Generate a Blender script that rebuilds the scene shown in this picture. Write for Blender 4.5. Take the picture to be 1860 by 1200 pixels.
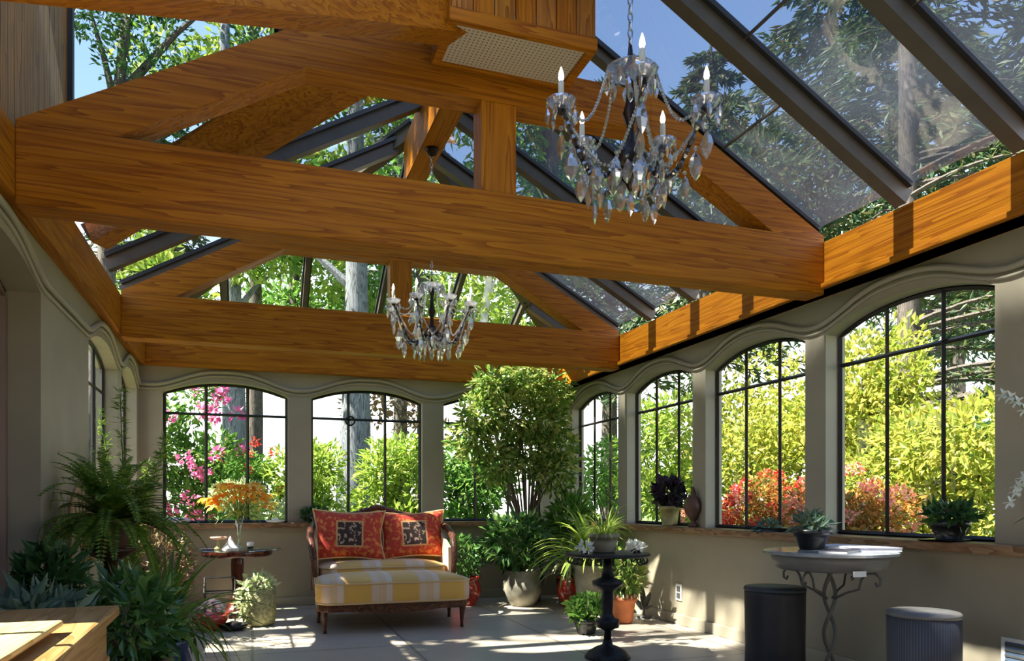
import bpy, math, random
import numpy as np
from mathutils import Vector, Matrix
random.seed(7); RNG = np.random.default_rng(11)
PI = math.pi
for o in list(bpy.data.objects): bpy.data.objects.remove(o)
SC = bpy.context.scene
COL = SC.collection

# ------------------------------------------------------------------ camera, world, sun, exposure
cam_d = bpy.data.cameras.new('camera'); cam = bpy.data.objects.new('camera', cam_d); COL.objects.link(cam)
cam.location = (0, 0, 1.15); cam.rotation_euler = (PI/2, 0, -math.radians(19.18))
cam_d.sensor_width = 36; cam_d.lens = 36*1355.36/1860; cam_d.shift_y = (913.08-600)/1860
cam_d.clip_start = 0.05; cam_d.clip_end = 500
SC.camera = cam

world = bpy.data.worlds.new('world'); SC.world = world; world.use_nodes = True
wn, wl = world.node_tree.nodes, world.node_tree.links
wn.clear()
w_out = wn.new('ShaderNodeOutputWorld'); w_bg = wn.new('ShaderNodeBackground')
w_tc = wn.new('ShaderNodeTexCoord'); w_sep = wn.new('ShaderNodeSeparateXYZ'); w_rmp = wn.new('ShaderNodeValToRGB')
wl.new(w_tc.outputs['Generated'], w_sep.inputs[0]); wl.new(w_sep.outputs['Z'], w_rmp.inputs[0])
cr = w_rmp.color_ramp
cr.elements[0].position = 0.0; cr.elements[0].color = (1, 0.98, 0.94, 1)
cr.elements[1].position = 0.75; cr.elements[1].color = (0.13, 0.24, 0.50, 1)
e = cr.elements.new(0.22); e.color = (0.92, 0.94, 0.96, 1)
e = cr.elements.new(0.36); e.color = (0.30, 0.46, 0.74, 1)
wl.new(w_rmp.outputs[0], w_bg.inputs[0]); w_bg.inputs[1].default_value = 2.5
wl.new(w_bg.outputs[0], w_out.inputs[0])

SUN_TAN = 1.36
sun_d = bpy.data.lights.new('sun', 'SUN'); sun = bpy.data.objects.new('sun', sun_d); COL.objects.link(sun)
sun_d.energy = 21.0; sun_d.angle = math.radians(0.55); sun_d.color = (1, 0.93, 0.80)
sun.rotation_euler = Vector((-1, 0.0, SUN_TAN)).to_track_quat('Z', 'Y').to_euler()
sun.location = (-20, 6, 30)

SC.view_settings.view_transform = 'Standard'; SC.view_settings.look = 'None'
SC.view_settings.gamma = 1; SC.view_settings.exposure = 0.38
SC.render.engine = 'CYCLES'
SC.cycles.use_denoising = True
SC.cycles.max_bounces = 10; SC.cycles.transparent_max_bounces = 24; SC.cycles.diffuse_bounces = 5
SC.cycles.sample_clamp_indirect = 6.0

# ------------------------------------------------------------------ materials
MATS = {}
def base_mat(name):
    m = bpy.data.materials.new(name); m.use_nodes = True
    nt = m.node_tree; nt.nodes.clear()
    out = nt.nodes.new('ShaderNodeOutputMaterial')
    MATS[name] = m
    return m, nt, out
def plain(name, col, rough=0.5, metal=0.0, noise=0.0, nscale=8.0, bump=0.0, spec=0.5, coat=0.0):
    m, nt, out = base_mat(name); N, L = nt.nodes, nt.links
    p = N.new('ShaderNodeBsdfPrincipled'); L.new(p.outputs[0], out.inputs[0])
    p.inputs['Roughness'].default_value = rough; p.inputs['Metallic'].default_value = metal
    p.inputs['Specular IOR Level'].default_value = spec; p.inputs['Coat Weight'].default_value = coat
    p.inputs['Base Color'].default_value = (*col, 1)
    if noise or bump:
        tc = N.new('ShaderNodeTexCoord'); nz = N.new('ShaderNodeTexNoise'); nz.inputs['Scale'].default_value = nscale
        nz.inputs['Detail'].default_value = 6
        L.new(tc.outputs['Object'], nz.inputs['Vector'])
        if noise:
            r = N.new('ShaderNodeValToRGB'); L.new(nz.outputs['Fac'], r.inputs[0])
            r.color_ramp.elements[0].position = 0.3; r.color_ramp.elements[1].position = 0.7
            r.color_ramp.elements[0].color = (*[c*(1-noise) for c in col], 1)
            r.color_ramp.elements[1].color = (*[min(1, c*(1+noise)) for c in col], 1)
            L.new(r.outputs[0], p.inputs['Base Color'])
        if bump:
            b = N.new('ShaderNodeBump'); b.inputs['Strength'].default_value = bump; b.inputs['Distance'].default_value = 0.02
            L.new(nz.outputs['Fac'], b.inputs['Height']); L.new(b.outputs[0], p.inputs['Normal'])
    return m
def wood(name, c1, c2, c3, scale=(1, 1, 1), rough=0.45, dens=5.0, coat=0.0):
    """grain runs along the axis with the small scale value"""
    m, nt, out = base_mat(name); N, L = nt.nodes, nt.links
    p = N.new('ShaderNodeBsdfPrincipled'); L.new(p.outputs[0], out.inputs[0])
    p.inputs['Roughness'].default_value = rough; p.inputs['Coat Weight'].default_value = coat
    p.inputs['Specular IOR Level'].default_value = .22 if coat == 0 else .5
    tc = N.new('ShaderNodeTexCoord'); mp = N.new('ShaderNodeMapping'); mp.inputs['Scale'].default_value = scale
    L.new(tc.outputs['Object'], mp.inputs['Vector'])
    n1 = N.new('ShaderNodeTexNoise'); n1.inputs['Scale'].default_value = dens; n1.inputs['Detail'].default_value = 3
    n1.inputs['Distortion'].default_value = 0.35
    L.new(mp.outputs[0], n1.inputs['Vector'])
    mul = N.new('ShaderNodeMath'); mul.operation = 'MULTIPLY'; mul.inputs[1].default_value = 9.0
    fr = N.new('ShaderNodeMath'); fr.operation = 'FRACT'
    L.new(n1.outputs['Fac'], mul.inputs[0]); L.new(mul.outputs[0], fr.inputs[0])
    r = N.new('ShaderNodeValToRGB'); L.new(fr.outputs[0], r.inputs[0])
    r.color_ramp.elements[0].position = 0.0; r.color_ramp.elements[0].color = (*c1, 1)
    r.color_ramp.elements[1].position = 1.0; r.color_ramp.elements[1].color = (*c3, 1)
    e = r.color_ramp.elements.new(0.6); e.color = (*c2, 1)
    n2 = N.new('ShaderNodeTexNoise'); n2.inputs['Scale'].default_value = dens*7
    L.new(mp.outputs[0], n2.inputs['Vector'])
    mx = N.new('ShaderNodeMix'); mx.data_type = 'RGBA'; mx.blend_type = 'MULTIPLY'; mx.inputs[0].default_value = 0.5
    r2 = N.new('ShaderNodeValToRGB'); r2.color_ramp.elements[0].color = (0.55, 0.5, 0.45, 1); r2.color_ramp.elements[0].position = .3
    r2.color_ramp.elements[1].position = .7
    L.new(n2.outputs['Fac'], r2.inputs[0]); L.new(r.outputs[0], mx.inputs[6]); L.new(r2.outputs[0], mx.inputs[7])
    L.new(mx.outputs[2], p.inputs['Base Color'])
    b = N.new('ShaderNodeBump'); b.inputs['Strength'].default_value = 0.15; b.inputs['Distance'].default_value = 0.01
    L.new(fr.outputs[0], b.inputs['Height']); L.new(b.outputs[0], p.inputs['Normal'])
    return m
def leafmat(name, cols, trans=0.45, rough=0.45, gloss=0.3):
    """leaves: colour picked per leaf, light shining through"""
    m, nt, out = base_mat(name); N, L = nt.nodes, nt.links
    g = N.new('ShaderNodeNewGeometry'); r = N.new('ShaderNodeValToRGB')
    L.new(g.outputs['Random Per Island'], r.inputs[0])
    els = r.color_ramp.elements
    n = len(cols)
    for i, c in enumerate(cols):
        pos = i/(n-1) if n > 1 else 0
        if i == 0: els[0].color = (*c, 1); els[0].position = 0
        elif i == n-1: els[-1].color = (*c, 1); els[-1].position = 1
        else:
            e = els.new(pos); e.color = (*c, 1)
    p = N.new('ShaderNodeBsdfPrincipled'); p.inputs['Roughness'].default_value = rough
    p.inputs['Specular IOR Level'].default_value = gloss
    t = N.new('ShaderNodeBsdfTranslucent'); ms = N.new('ShaderNodeMixShader'); ms.inputs[0].default_value = trans
    L.new(r.outputs[0], p.inputs['Base Color']); L.new(r.outputs[0], t.inputs[0])
    L.new(p.outputs[0], ms.inputs[1]); L.new(t.outputs[0], ms.inputs[2]); L.new(ms.outputs[0], out.inputs[0])
    return m
def glassmat(name, tint, refl=0.06, rough=0.0, span=0.4):
    m, nt, out = base_mat(name); N, L = nt.nodes, nt.links
    t = N.new('ShaderNodeBsdfTransparent'); t.inputs[0].default_value = (*tint, 1)
    g = N.new('ShaderNodeBsdfGlossy'); g.inputs['Roughness'].default_value = rough; g.inputs[0].default_value = (1, 1, 1, 1)
    lw = N.new('ShaderNodeLayerWeight'); lw.inputs[0].default_value = 0.25
    mr = N.new('ShaderNodeMapRange'); mr.inputs['To Min'].default_value = refl; mr.inputs['To Max'].default_value = min(1, refl+span)
    ms = N.new('ShaderNodeMixShader')
    L.new(lw.outputs['Facing'], mr.inputs['Value']); L.new(mr.outputs[0], ms.inputs[0])
    L.new(t.outputs[0], ms.inputs[1]); L.new(g.outputs[0], ms.inputs[2]); L.new(ms.outputs[0], out.inputs[0])
    return m
def emit(name, col, s):
    m, nt, out = base_mat(name); e = nt.nodes.new('ShaderNodeEmission'); e.inputs[0].default_value = (*col, 1); e.inputs[1].default_value = s
    nt.links.new(e.outputs[0], out.inputs[0]); return m

F1, F2, F3 = (0.50, 0.19, 0.007), (0.43, 0.15, 0.005), (0.27, 0.078, 0.002)
wood('fir_x', F1, F2, F3, (0.30, 7, 7), dens=1.5, rough=.5)
wood('fir_y', F1, F2, F3, (7, 0.30, 7), dens=1.5, rough=.5)
wood('fir_z', F1, F2, F3, (7, 7, 0.30), dens=1.5, rough=.5)
wood('board_wood', (0.50, 0.22, 0.035), (0.40, 0.165, 0.025), (0.26, 0.095, 0.012), (5, 5, 0.4), dens=1.6)
wood('mahogany', (0.16, 0.03, 0.015), (0.10, 0.016, 0.01), (0.045, 0.008, 0.006), (3, 3, 0.5), dens=2, rough=.25, coat=.4)
wood('walnut', (0.16, 0.065, 0.035), (0.1, 0.04, 0.022), (0.05, 0.02, 0.012), (2, 2, 2), dens=3, rough=.3)
wood('pale_wood', (0.44, 0.27, 0.11), (0.38, 0.22, 0.085), (0.28, 0.15, 0.05), (6, .5, 6), dens=1.2, rough=.4)
wood('yellow_wood', (0.75, 0.56, 0.25), (0.66, 0.48, 0.2), (0.5, 0.33, 0.12), (6, .5, 6), dens=1.2, rough=.4)
wood('sill_wood', (0.36, 0.22, 0.12), (0.28, 0.16, 0.08), (0.18, 0.10, 0.045), (1, 1, 5), dens=1.5, rough=.4)
wood('bark', (0.16, 0.14, 0.12), (0.10, 0.09, 0.08), (0.04, 0.035, 0.03), (6, 6, .8), dens=1.5, rough=.9)
wood('blue_bark', (0.23, 0.25, 0.28), (0.15, 0.17, 0.19), (0.06, 0.065, 0.075), (6, 6, .8), dens=1.5, rough=.9)
plain('birch_bark', (0.62, 0.6, 0.55), .8, noise=.35, nscale=6)
plain('wall_paint', (0.335, 0.30, 0.22), .65, noise=.06, nscale=3, bump=.05)
plain('moulding_paint', (0.36, 0.33, 0.25), .5)
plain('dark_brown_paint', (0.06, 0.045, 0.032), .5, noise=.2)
plain('arch_trim', (0.16, 0.1, 0.075), .5)
plain('bronze', (0.02, 0.018, 0.016), .4, metal=.3)
plain('rafter_metal', (0.10, 0.088, 0.068), .45, metal=.2, noise=.12)
plain('rafter_edge', (0.022, 0.022, 0.024), .4)
plain('white_plastic', (0.8, 0.8, 0.77), .4)
plain('black_hole', (0.012, 0.012, 0.012), .6)
plain('grey_blue', (0.09, 0.14, 0.22), .5)
plain('candle_wax', (0.85, 0.82, 0.75), .4)
plain('dark_bronze', (0.035, 0.022, 0.018), .3, metal=.7)
plain('silver', (0.6, 0.6, 0.62), .25, metal=1)
plain('iron', (0.022, 0.022, 0.025), .45, metal=.5, noise=.3, nscale=30, bump=.2)
plain('grey_iron', (0.13, 0.13, 0.12), .5, metal=.4)
plain('marble', (0.30, 0.32, 0.34), .18, noise=.35, nscale=9)
plain('apron_stone', (0.17, 0.17, 0.165), .45, noise=.2)
plain('paper', (0.62, 0.62, 0.72), .5, noise=.12, nscale=20)
plain('dark_paper', (0.05, 0.05, 0.09), .4)
plain('terracotta', (0.55, 0.17, 0.06), .7, noise=.2, nscale=10)
plain('red_glaze', (0.42, 0.035, 0.02), .2, noise=.35, nscale=7, coat=.5)
plain('blue_glaze', (0.01, 0.014, 0.07), .2, coat=.5)
plain('brown_pot', (0.10, 0.045, 0.028), .5, noise=.3)
plain('stone_pot', (0.23, 0.22, 0.17), .5, noise=.5, nscale=6)
plain('olive_glaze', (0.35, 0.30, 0.12), .35, noise=.3)
plain('black_pot', (0.012, 0.013, 0.014), .3)
plain('white_stone', (0.85, 0.84, 0.8), .6, noise=.1, nscale=30)
plain('pink_ceramic', (0.75, 0.38, 0.25), .4, noise=.3, nscale=15)
plain('soil', (0.04, 0.028, 0.02), .95, noise=.4, nscale=40, bump=.5)
plain('stool_black', (0.014, 0.015, 0.024), .5, noise=.2, nscale=5)
plain('stool_top_black', (0.03, 0.04, 0.05), .45)
plain('stem_green', (0.12, 0.2, 0.05), .5)
plain('stem_brown', (0.12, 0.08, 0.05), .7)
plain('wicker', (0.42, 0.27, 0.12), .6, noise=.3, nscale=40)
plain('dark_wood_flat', (0.05, 0.018, 0.010), .4, noise=.3)
plain('gold_trim', (0.45, 0.28, 0.08), .4)
plain('lawn', (0.09, 0.15, 0.03), .9, noise=.6, nscale=1.5)
plain('basket', (0.33, 0.33, 0.16), .7, noise=.45, nscale=35, bump=.6)
glassmat('window_glass', (0.98, 0.99, 0.98), 0.004, 0, .10)
glassmat('roof_glass', (0.30, 0.32, 0.345), 0.02)
nt = MATS['roof_glass'].node_tree; N, L = nt.nodes, nt.links   # bluish haze mixed in, standing for reflections on the panes
o_ = [n for n in N if n.type == 'OUTPUT_MATERIAL'][0]; old = o_.inputs[0].links[0].from_socket
hz_ = N.new('ShaderNodeBsdfTranslucent'); hz_.inputs[0].default_value = (.55, .6, .75, 1); mm = N.new('ShaderNodeMixShader')
tcn = N.new('ShaderNodeTexCoord'); nz = N.new('ShaderNodeTexNoise'); nz.inputs['Scale'].default_value = 1.7; nz.inputs['Detail'].default_value = 5
mr = N.new('ShaderNodeMapRange'); mr.inputs['To Min'].default_value = .0; mr.inputs['To Max'].default_value = .07
L.new(tcn.outputs['Object'], nz.inputs['Vector']); L.new(nz.outputs[0], mr.inputs['Value']); L.new(mr.outputs[0], mm.inputs[0])
L.new(old, mm.inputs[1]); L.new(hz_.outputs[0], mm.inputs[2]); L.new(mm.outputs[0], o_.inputs[0])
glassmat('clear_roof_glass', (0.60, 0.62, 0.64), 0.015)
glassmat('table_glass', (0.75, 0.85, 0.82), 0.10)
glassmat('vase_glass', (0.85, 0.92, 0.9), 0.12)
m, nt, out = base_mat('crystal'); N, L = nt.nodes, nt.links
g1 = N.new('ShaderNodeBsdfGlass'); g1.inputs['IOR'].default_value = 1.55; g1.inputs['Roughness'].default_value = 0.0
g2 = N.new('ShaderNodeBsdfGlossy'); g2.inputs['Roughness'].default_value = .03
t_ = N.new('ShaderNodeBsdfTransparent'); a_ = N.new('ShaderNodeMixShader'); a_.inputs[0].default_value = .32; b_ = N.new('ShaderNodeMixShader'); b_.inputs[0].default_value = .25
L.new(g1.outputs[0], a_.inputs[1]); L.new(g2.outputs[0], a_.inputs[2]); L.new(a_.outputs[0], b_.inputs[1]); L.new(t_.outputs[0], b_.inputs[2]); c_ = N.new('ShaderNodeMixShader'); c_.inputs[0].default_value = .12; d_ = N.new('ShaderNodeBsdfTranslucent'); L.new(b_.outputs[0], c_.inputs[1]); L.new(d_.outputs[0], c_.inputs[2]); L.new(c_.outputs[0], out.inputs[0])
emit('bulb_glow', (1, 0.86, 0.68), 2.2)

# ribbed grey stool
m, nt, out = base_mat('stool_rib'); N, L = nt.nodes, nt.links
p = N.new('ShaderNodeBsdfPrincipled'); L.new(p.outputs[0], out.inputs[0]); p.inputs['Roughness'].default_value = .5
tc = N.new('ShaderNodeTexCoord'); sp = N.new('ShaderNodeSeparateXYZ'); at2 = N.new('ShaderNodeMath'); at2.operation = 'ARCTAN2'
L.new(tc.outputs['Object'], sp.inputs[0]); L.new(sp.outputs[1], at2.inputs[0]); L.new(sp.outputs[0], at2.inputs[1])
mu = N.new('ShaderNodeMath'); mu.operation = 'MULTIPLY'; mu.inputs[1].default_value = 80; L.new(at2.outputs[0], mu.inputs[0])
sn = N.new('ShaderNodeMath'); sn.operation = 'SINE'; L.new(mu.outputs[0], sn.inputs[0])
r = N.new('ShaderNodeValToRGB'); L.new(sn.outputs[0], r.inputs[0])
r.color_ramp.elements[0].color = (0.06, 0.065, 0.08, 1); r.color_ramp.elements[1].color = (0.11, 0.115, 0.14, 1)
L.new(r.outputs[0], p.inputs['Base Color'])

# floor tiles
m, nt, out = base_mat('floor_tile'); N, L = nt.nodes, nt.links
p = N.new('ShaderNodeBsdfPrincipled'); L.new(p.outputs[0], out.inputs[0]); p.inputs['Roughness'].default_value = .38
tc = N.new('ShaderNodeTexCoord'); br = N.new('ShaderNodeTexBrick'); br.offset = 0.0
br.inputs['Scale'].default_value = 1.0; br.inputs['Brick Width'].default_value = 1.2; br.inputs['Row Height'].default_value = 1.2
br.inputs['Mortar Size'].default_value = 0.012; br.inputs['Mortar Smooth'].default_value = .1
br.inputs['Color1'].default_value = (0.55, 0.49, 0.40, 1); br.inputs['Color2'].default_value = (0.51, 0.455, 0.37, 1); br.inputs['Mortar'].default_value = (0.27, 0.24, 0.2, 1)
nz = N.new('ShaderNodeTexNoise'); nz.inputs['Scale'].default_value = 2.5; nz.inputs['Detail'].default_value = 8
rr = N.new('ShaderNodeValToRGB'); rr.color_ramp.elements[0].color = (.75, .75, .75, 1); rr.color_ramp.elements[1].color = (1.15, 1.12, 1.08, 1)
mx = N.new('ShaderNodeMix'); mx.data_type = 'RGBA'; mx.blend_type = 'MULTIPLY'; mx.inputs[0].default_value = 1
L.new(tc.outputs['Object'], br.inputs['Vector']); L.new(tc.outputs['Object'], nz.inputs['Vector']); L.new(nz.outputs[0], rr.inputs[0])
L.new(br.outputs[0], mx.inputs[6]); L.new(rr.outputs[0], mx.inputs[7]); L.new(mx.outputs[2], p.inputs['Base Color'])

# perforated panel
m, nt, out = base_mat('perforated'); N, L = nt.nodes, nt.links
p = N.new('ShaderNodeBsdfPrincipled'); L.new(p.outputs[0], out.inputs[0]); p.inputs['Roughness'].default_value = .5
tc = N.new('ShaderNodeTexCoord'); vo = N.new('ShaderNodeTexVoronoi'); vo.inputs['Scale'].default_value = 42; vo.inputs['Randomness'].default_value = 0
r = N.new('ShaderNodeValToRGB'); r.color_ramp.elements[0].position = .28; r.color_ramp.elements[1].position = .36
r.color_ramp.elements[0].color = (0.12, .1, .08, 1); r.color_ramp.elements[1].color = (.62, .55, .46, 1)
L.new(tc.outputs['Object'], vo.inputs['Vector']); L.new(vo.outputs['Distance'], r.inputs[0]); L.new(r.outputs[0], p.inputs['Base Color'])

# striped upholstery: stripes across the width (x), fabric folds
m, nt, out = base_mat('stripe_fabric'); N, L = nt.nodes, nt.links
p = N.new('ShaderNodeBsdfPrincipled'); L.new(p.outputs[0], out.inputs[0]); p.inputs['Roughness'].default_value = .55
p.inputs['Sheen Weight'].default_value = .3
tc = N.new('ShaderNodeTexCoord'); sp = N.new('ShaderNodeSeparateXYZ'); L.new(tc.outputs['Object'], sp.inputs[0])
mu = N.new('ShaderNodeMath'); mu.operation = 'MULTIPLY'; mu.inputs[1].default_value = 2.35; L.new(sp.outputs[0], mu.inputs[0])
fr = N.new('ShaderNodeMath'); fr.operation = 'FRACT'; L.new(mu.outputs[0], fr.inputs[0])
r = N.new('ShaderNodeValToRGB'); L.new(fr.outputs[0], r.inputs[0]); r.color_ramp.interpolation = 'CONSTANT'
els = r.color_ramp.elements
els[0].position = 0; els[0].color = (0.62, 0.36, 0.06, 1); els[1].position = .46; els[1].color = (0.62, 0.40, 0.22, 1)
for ps, c in ((.5, (0.62, .46, .32)), (.62, (.6, .42, .24)), (.78, (.62, .5, .38)), (.9, (.6, .36, .12)), (.94, (.62, .36, .06))):
    e = els.new(ps); e.color = (*c, 1)
L.new(r.outputs[0], p.inputs['Base Color'])

# pillows: red damask with a dark square medallion in the middle
m, nt, out = base_mat('pillow_fabric'); N, L = nt.nodes, nt.links
p = N.new('ShaderNodeBsdfPrincipled'); L.new(p.outputs[0], out.inputs[0]); p.inputs['Roughness'].default_value = .7
tc = N.new('ShaderNodeTexCoord'); sp = N.new('ShaderNodeSeparateXYZ'); L.new(tc.outputs['Object'], sp.inputs[0])
def absx(ix):
    a = N.new('ShaderNodeMath'); a.operation = 'ABSOLUTE'; L.new(sp.outputs[ix], a.inputs[0]); return a
ax, az = absx(0), absx(2)
mxm = N.new('ShaderNodeMath'); mxm.operation = 'MAXIMUM'; L.new(ax.outputs[0], mxm.inputs[0]); L.new(az.outputs[0], mxm.inputs[1])
nz = N.new('ShaderNodeTexNoise'); nz.inputs['Scale'].default_value = 26; nz.inputs['Detail'].default_value = 2; L.new(tc.outputs['Object'], nz.inputs['Vector'])
ra = N.new('ShaderNodeValToRGB'); L.new(nz.outputs[0], ra.inputs[0])
ra.color_ramp.elements[0].position = .5; ra.color_ramp.elements[0].color = (0.42, .03, .012, 1)
ra.color_ramp.elements[1].position = .64; ra.color_ramp.elements[1].color = (0.62, .2, .04, 1)
rb = N.new('ShaderNodeValToRGB'); L.new(nz.outputs[0], rb.inputs[0])
rb.color_ramp.elements[0].position = .54; rb.color_ramp.elements[0].color = (0.028, .012, .01, 1)
rb.color_ramp.elements[1].position = .62; rb.color_ramp.elements[1].color = (0.42, .3, .2, 1)
lt = N.new('ShaderNodeMath'); lt.operation = 'LESS_THAN'; lt.inputs[1].default_value = .118; L.new(mxm.outputs[0], lt.inputs[0])
lt2 = N.new('ShaderNodeMath'); lt2.operation = 'LESS_THAN'; lt2.inputs[1].default_value = .135; L.new(mxm.outputs[0], lt2.inputs[0])
m1 = N.new('ShaderNodeMix'); m1.data_type = 'RGBA'; L.new(lt2.outputs[0], m1.inputs[0]); L.new(ra.outputs[0], m1.inputs[6]); m1.inputs[7].default_value = (.55, .3, .12, 1)
m2 = N.new('ShaderNodeMix'); m2.data_type = 'RGBA'; L.new(lt.outputs[0], m2.inputs[0]); L.new(m1.outputs[2], m2.inputs[6]); L.new(rb.outputs[0], m2.inputs[7])
L.new(m2.outputs[2], p.inputs['Base Color'])
plain('pillow_piping', (0.6, 0.42, 0.2), .6)

# leaves
leafmat('lf_azalea', [(0.18, .26, .03), (.42, .48, .08), (.55, .5, .1), (.25, .33, .05)], .5)
leafmat('lf_lime', [(0.16, .3, .03), (.36, .5, .07), (.5, .58, .14), (.1, .22, .03)], .5)
leafmat('lf_mid', [(0.06, .16, .03), (.14, .3, .05), (.24, .4, .08)], .45)
leafmat('lf_dark', [(0.02, .07, .02), (.05, .13, .03), (.09, .18, .05)], .35)
leafmat('lf_conifer', [(0.03, .075, .03), (.06, .12, .05), (.10, .15, .05), (.14, .13, .05)], .3)
leafmat('lf_fern', [(0.07, .16, .02), (.15, .27, .03), (.27, .38, .05)], .5)
leafmat('lf_glossy', [(0.03, .09, .02), (.07, .18, .04), (.16, .28, .07)], .3, rough=.25, gloss=.6)
leafmat('lf_ficus', [(0.08, .18, .03), (.18, .32, .06), (.36, .46, .10), (.55, .55, .2)], .45, rough=.3, gloss=.5)
leafmat('lf_pale', [(0.3, .42, .16), (.55, .6, .35), (.66, .68, .45), (.15, .3, .08)], .4)
leafmat('lf_blue', [(0.06, .12, .09), (.12, .2, .14), (.2, .28, .2)], .3)
leafmat('lf_red', [(0.5, .02, .02), (.75, .06, .05), (.8, .2, .1)], .35)
leafmat('lf_autumn', [(0.18, .2, .03), (.45, .12, .03), (.5, .38, .08), (.12, .12, .03), (.6, .2, .06)], .5)
leafmat('lf_pink', [(0.75, .12, .35), (.85, .3, .5), (.6, .04, .25)], .35)
leafmat('lf_salmon', [(0.85, .3, .2), (.85, .5, .35), (.8, .12, .08)], .35)
leafmat('lf_orange', [(0.95, .28, .01), (.95, .42, .02), (.95, .6, .08)], .6)
leafmat('lf_yellow', [(0.95, .75, .06), (.95, .85, .25)], .6)
leafmat('lf_white', [(0.85, .85, .8), (.75, .78, .7)], .3)
leafmat('lf_purple', [(0.03, .02, .03), (.06, .03, .06), (.02, .04, .02)], .2)
leafmat('lf_brown', [(0.2, .11, .06), (.3, .2, .1), (.12, .14, .05)], .3)

# ------------------------------------------------------------------ mesh helpers
class MB:
    def __init__(s): s.V = []; s.F = []; s.n = 0
    def add(s, V, F):
        V = np.asarray(V, float)
        s.V.append(V); s.F.extend([tuple(i+s.n for i in f) for f in F]); s.n += len(V); return s
    def box(s, x0, x1, y0, y1, z0, z1):
        return s.hexa([(x0, y0, z0), (x1, y0, z0), (x1, y1, z0), (x0, y1, z0), (x0, y0, z1), (x1, y0, z1), (x1, y1, z1), (x0, y1, z1)])
    def hexa(s, P):
        return s.add(P, [(0, 3, 2, 1), (4, 5, 6, 7), (0, 1, 5, 4), (1, 2, 6, 5), (2, 3, 7, 6), (3, 0, 4, 7)])
    def beam(s, p0, p1, w, h, up=(0, 0, 1)):
        p0, p1 = Vector(p0), Vector(p1); d = (p1-p0).normalized(); sd = d.cross(Vector(up)).normalized(); u = sd.cross(d).normalized()
        P = []
        for c in (p0, p1):
            for a, b in ((-1, -1), (1, -1), (1, 1), (-1, 1)): P.append(tuple(c+sd*(a*w/2)+u*(b*h/2)))
        return s.add(P, [(0, 1, 2, 3), (7, 6, 5, 4), (0, 4, 5, 1), (1, 5, 6, 2), (2, 6, 7, 3), (3, 7, 4, 0)])
    def prism(s, poly, y0, y1, axis='y'):
        """poly in (x,z), extruded along y (or poly in (y,z) extruded along x)"""
        n = len(poly)
        if axis == 'y': P = [(a, y0, b) for a, b in poly]+[(a, y1, b) for a, b in poly]
        elif axis == 'x': P = [(y0, a, b) for a, b in poly]+[(y1, a, b) for a, b in poly]
        else: P = [(a, b, y0) for a, b in poly]+[(a, b, y1) for a, b in poly]
        F = [tuple(range(n)), tuple(range(2*n-1, n-1, -1))]+[((i+1) % n, i, i+n, (i+1) % n+n) for i in range(n)]
        return s.add(P, F)
    def tube(s, pts, r, n=8, cap=True, closed=False):
        pts = [Vector(p) for p in pts]; m = len(pts); R = r if hasattr(r, '__len__') else [r]*m
        P = []; prev = None
        for i, p in enumerate(pts):
            if closed: d = pts[(i+1) % m]-pts[i-1]
            else: d = pts[min(i+1, m-1)]-pts[max(i-1, 0)]
            if d.length < 1e-9: d = Vector((0, 0, 1))
            d.normalize()
            if prev is None:
                a = Vector((0, 0, 1)) if abs(d.z) < .9 else Vector((1, 0, 0)); u = d.cross(a).normalized()
            else:
                u = prev-d*prev.dot(d)
                if u.length < 1e-6: u = d.cross(Vector((1, 0, 0)))
                u.normalize()
            prev = u; v = d.cross(u)
            for k in range(n):
                t = 2*PI*k/n; P.append(tuple(p+u*(math.cos(t)*R[i])+v*(math.sin(t)*R[i])))
        F = []
        for i in range(m if closed else m-1):
            j = (i+1) % m
            for k in range(n): F.append((i*n+k, i*n+(k+1) % n, j*n+(k+1) % n, j*n+k))
        if cap and not closed: F.append(tuple(range(n-1, -1, -1))); F.append(tuple((m-1)*n+k for k in range(n)))
        return s.add(P, F)
    def lathe(s, prof, n=24, c=(0, 0, 0), sx=1, sy=1):
        P = []; m = len(prof)
        for r, z in prof:
            for k in range(n):
                t = 2*PI*k/n; P.append((c[0]+r*math.cos(t)*sx, c[1]+r*math.sin(t)*sy, c[2]+z))
        F = []
        for i in range(m-1):
            for k in range(n): F.append((i*n+k, i*n+(k+1) % n, (i+1)*n+(k+1) % n, (i+1)*n+k))
        F.append(tuple(range(n-1, -1, -1))); F.append(tuple((m-1)*n+k for k in range(n)))
        return s.add(P, F)
    def ball(s, c, rx, ry, rz, n=12, m=8):
        prof = [(max(1e-3, math.sin(PI*i/m)), -math.cos(PI*i/m)) for i in range(m+1)]
        P = []
        for r, z in prof:
            for k in range(n):
                t = 2*PI*k/n; P.append((c[0]+r*math.cos(t)*rx, c[1]+r*math.sin(t)*ry, c[2]+z*rz))
        F = []
        for i in range(m):
            for k in range(n): F.append((i*n+k, i*n+(k+1) % n, (i+1)*n+(k+1) % n, (i+1)*n+k))
        return s.add(P, F)
    def leaves(s, B, D, Sd, L_, W_, fold=.25):
        """B base points, D directions, Sd sideways; arrays n x 3"""
        n = len(B); Nn = np.cross(D, Sd); L_ = np.broadcast_to(np.asarray(L_, float).reshape(-1, 1), (n, 1)); W_ = np.broadcast_to(np.asarray(W_, float).reshape(-1, 1), (n, 1))
        tip = B+D*L_; mid = B+D*L_*.42
        l = mid+Sd*W_*.5+Nn*W_*fold; r = mid-Sd*W_*.5+Nn*W_*fold
        V = np.stack([B, l, tip, r], 1).reshape(-1, 3)
        i0 = np.arange(n)*4
        F = np.concatenate([np.stack([i0, i0+2, i0+1], 1), np.stack([i0, i0+3, i0+2], 1)])
        s.V.append(V); s.F.extend(map(tuple, (F+s.n).tolist())); s.n += len(V); return s
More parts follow.
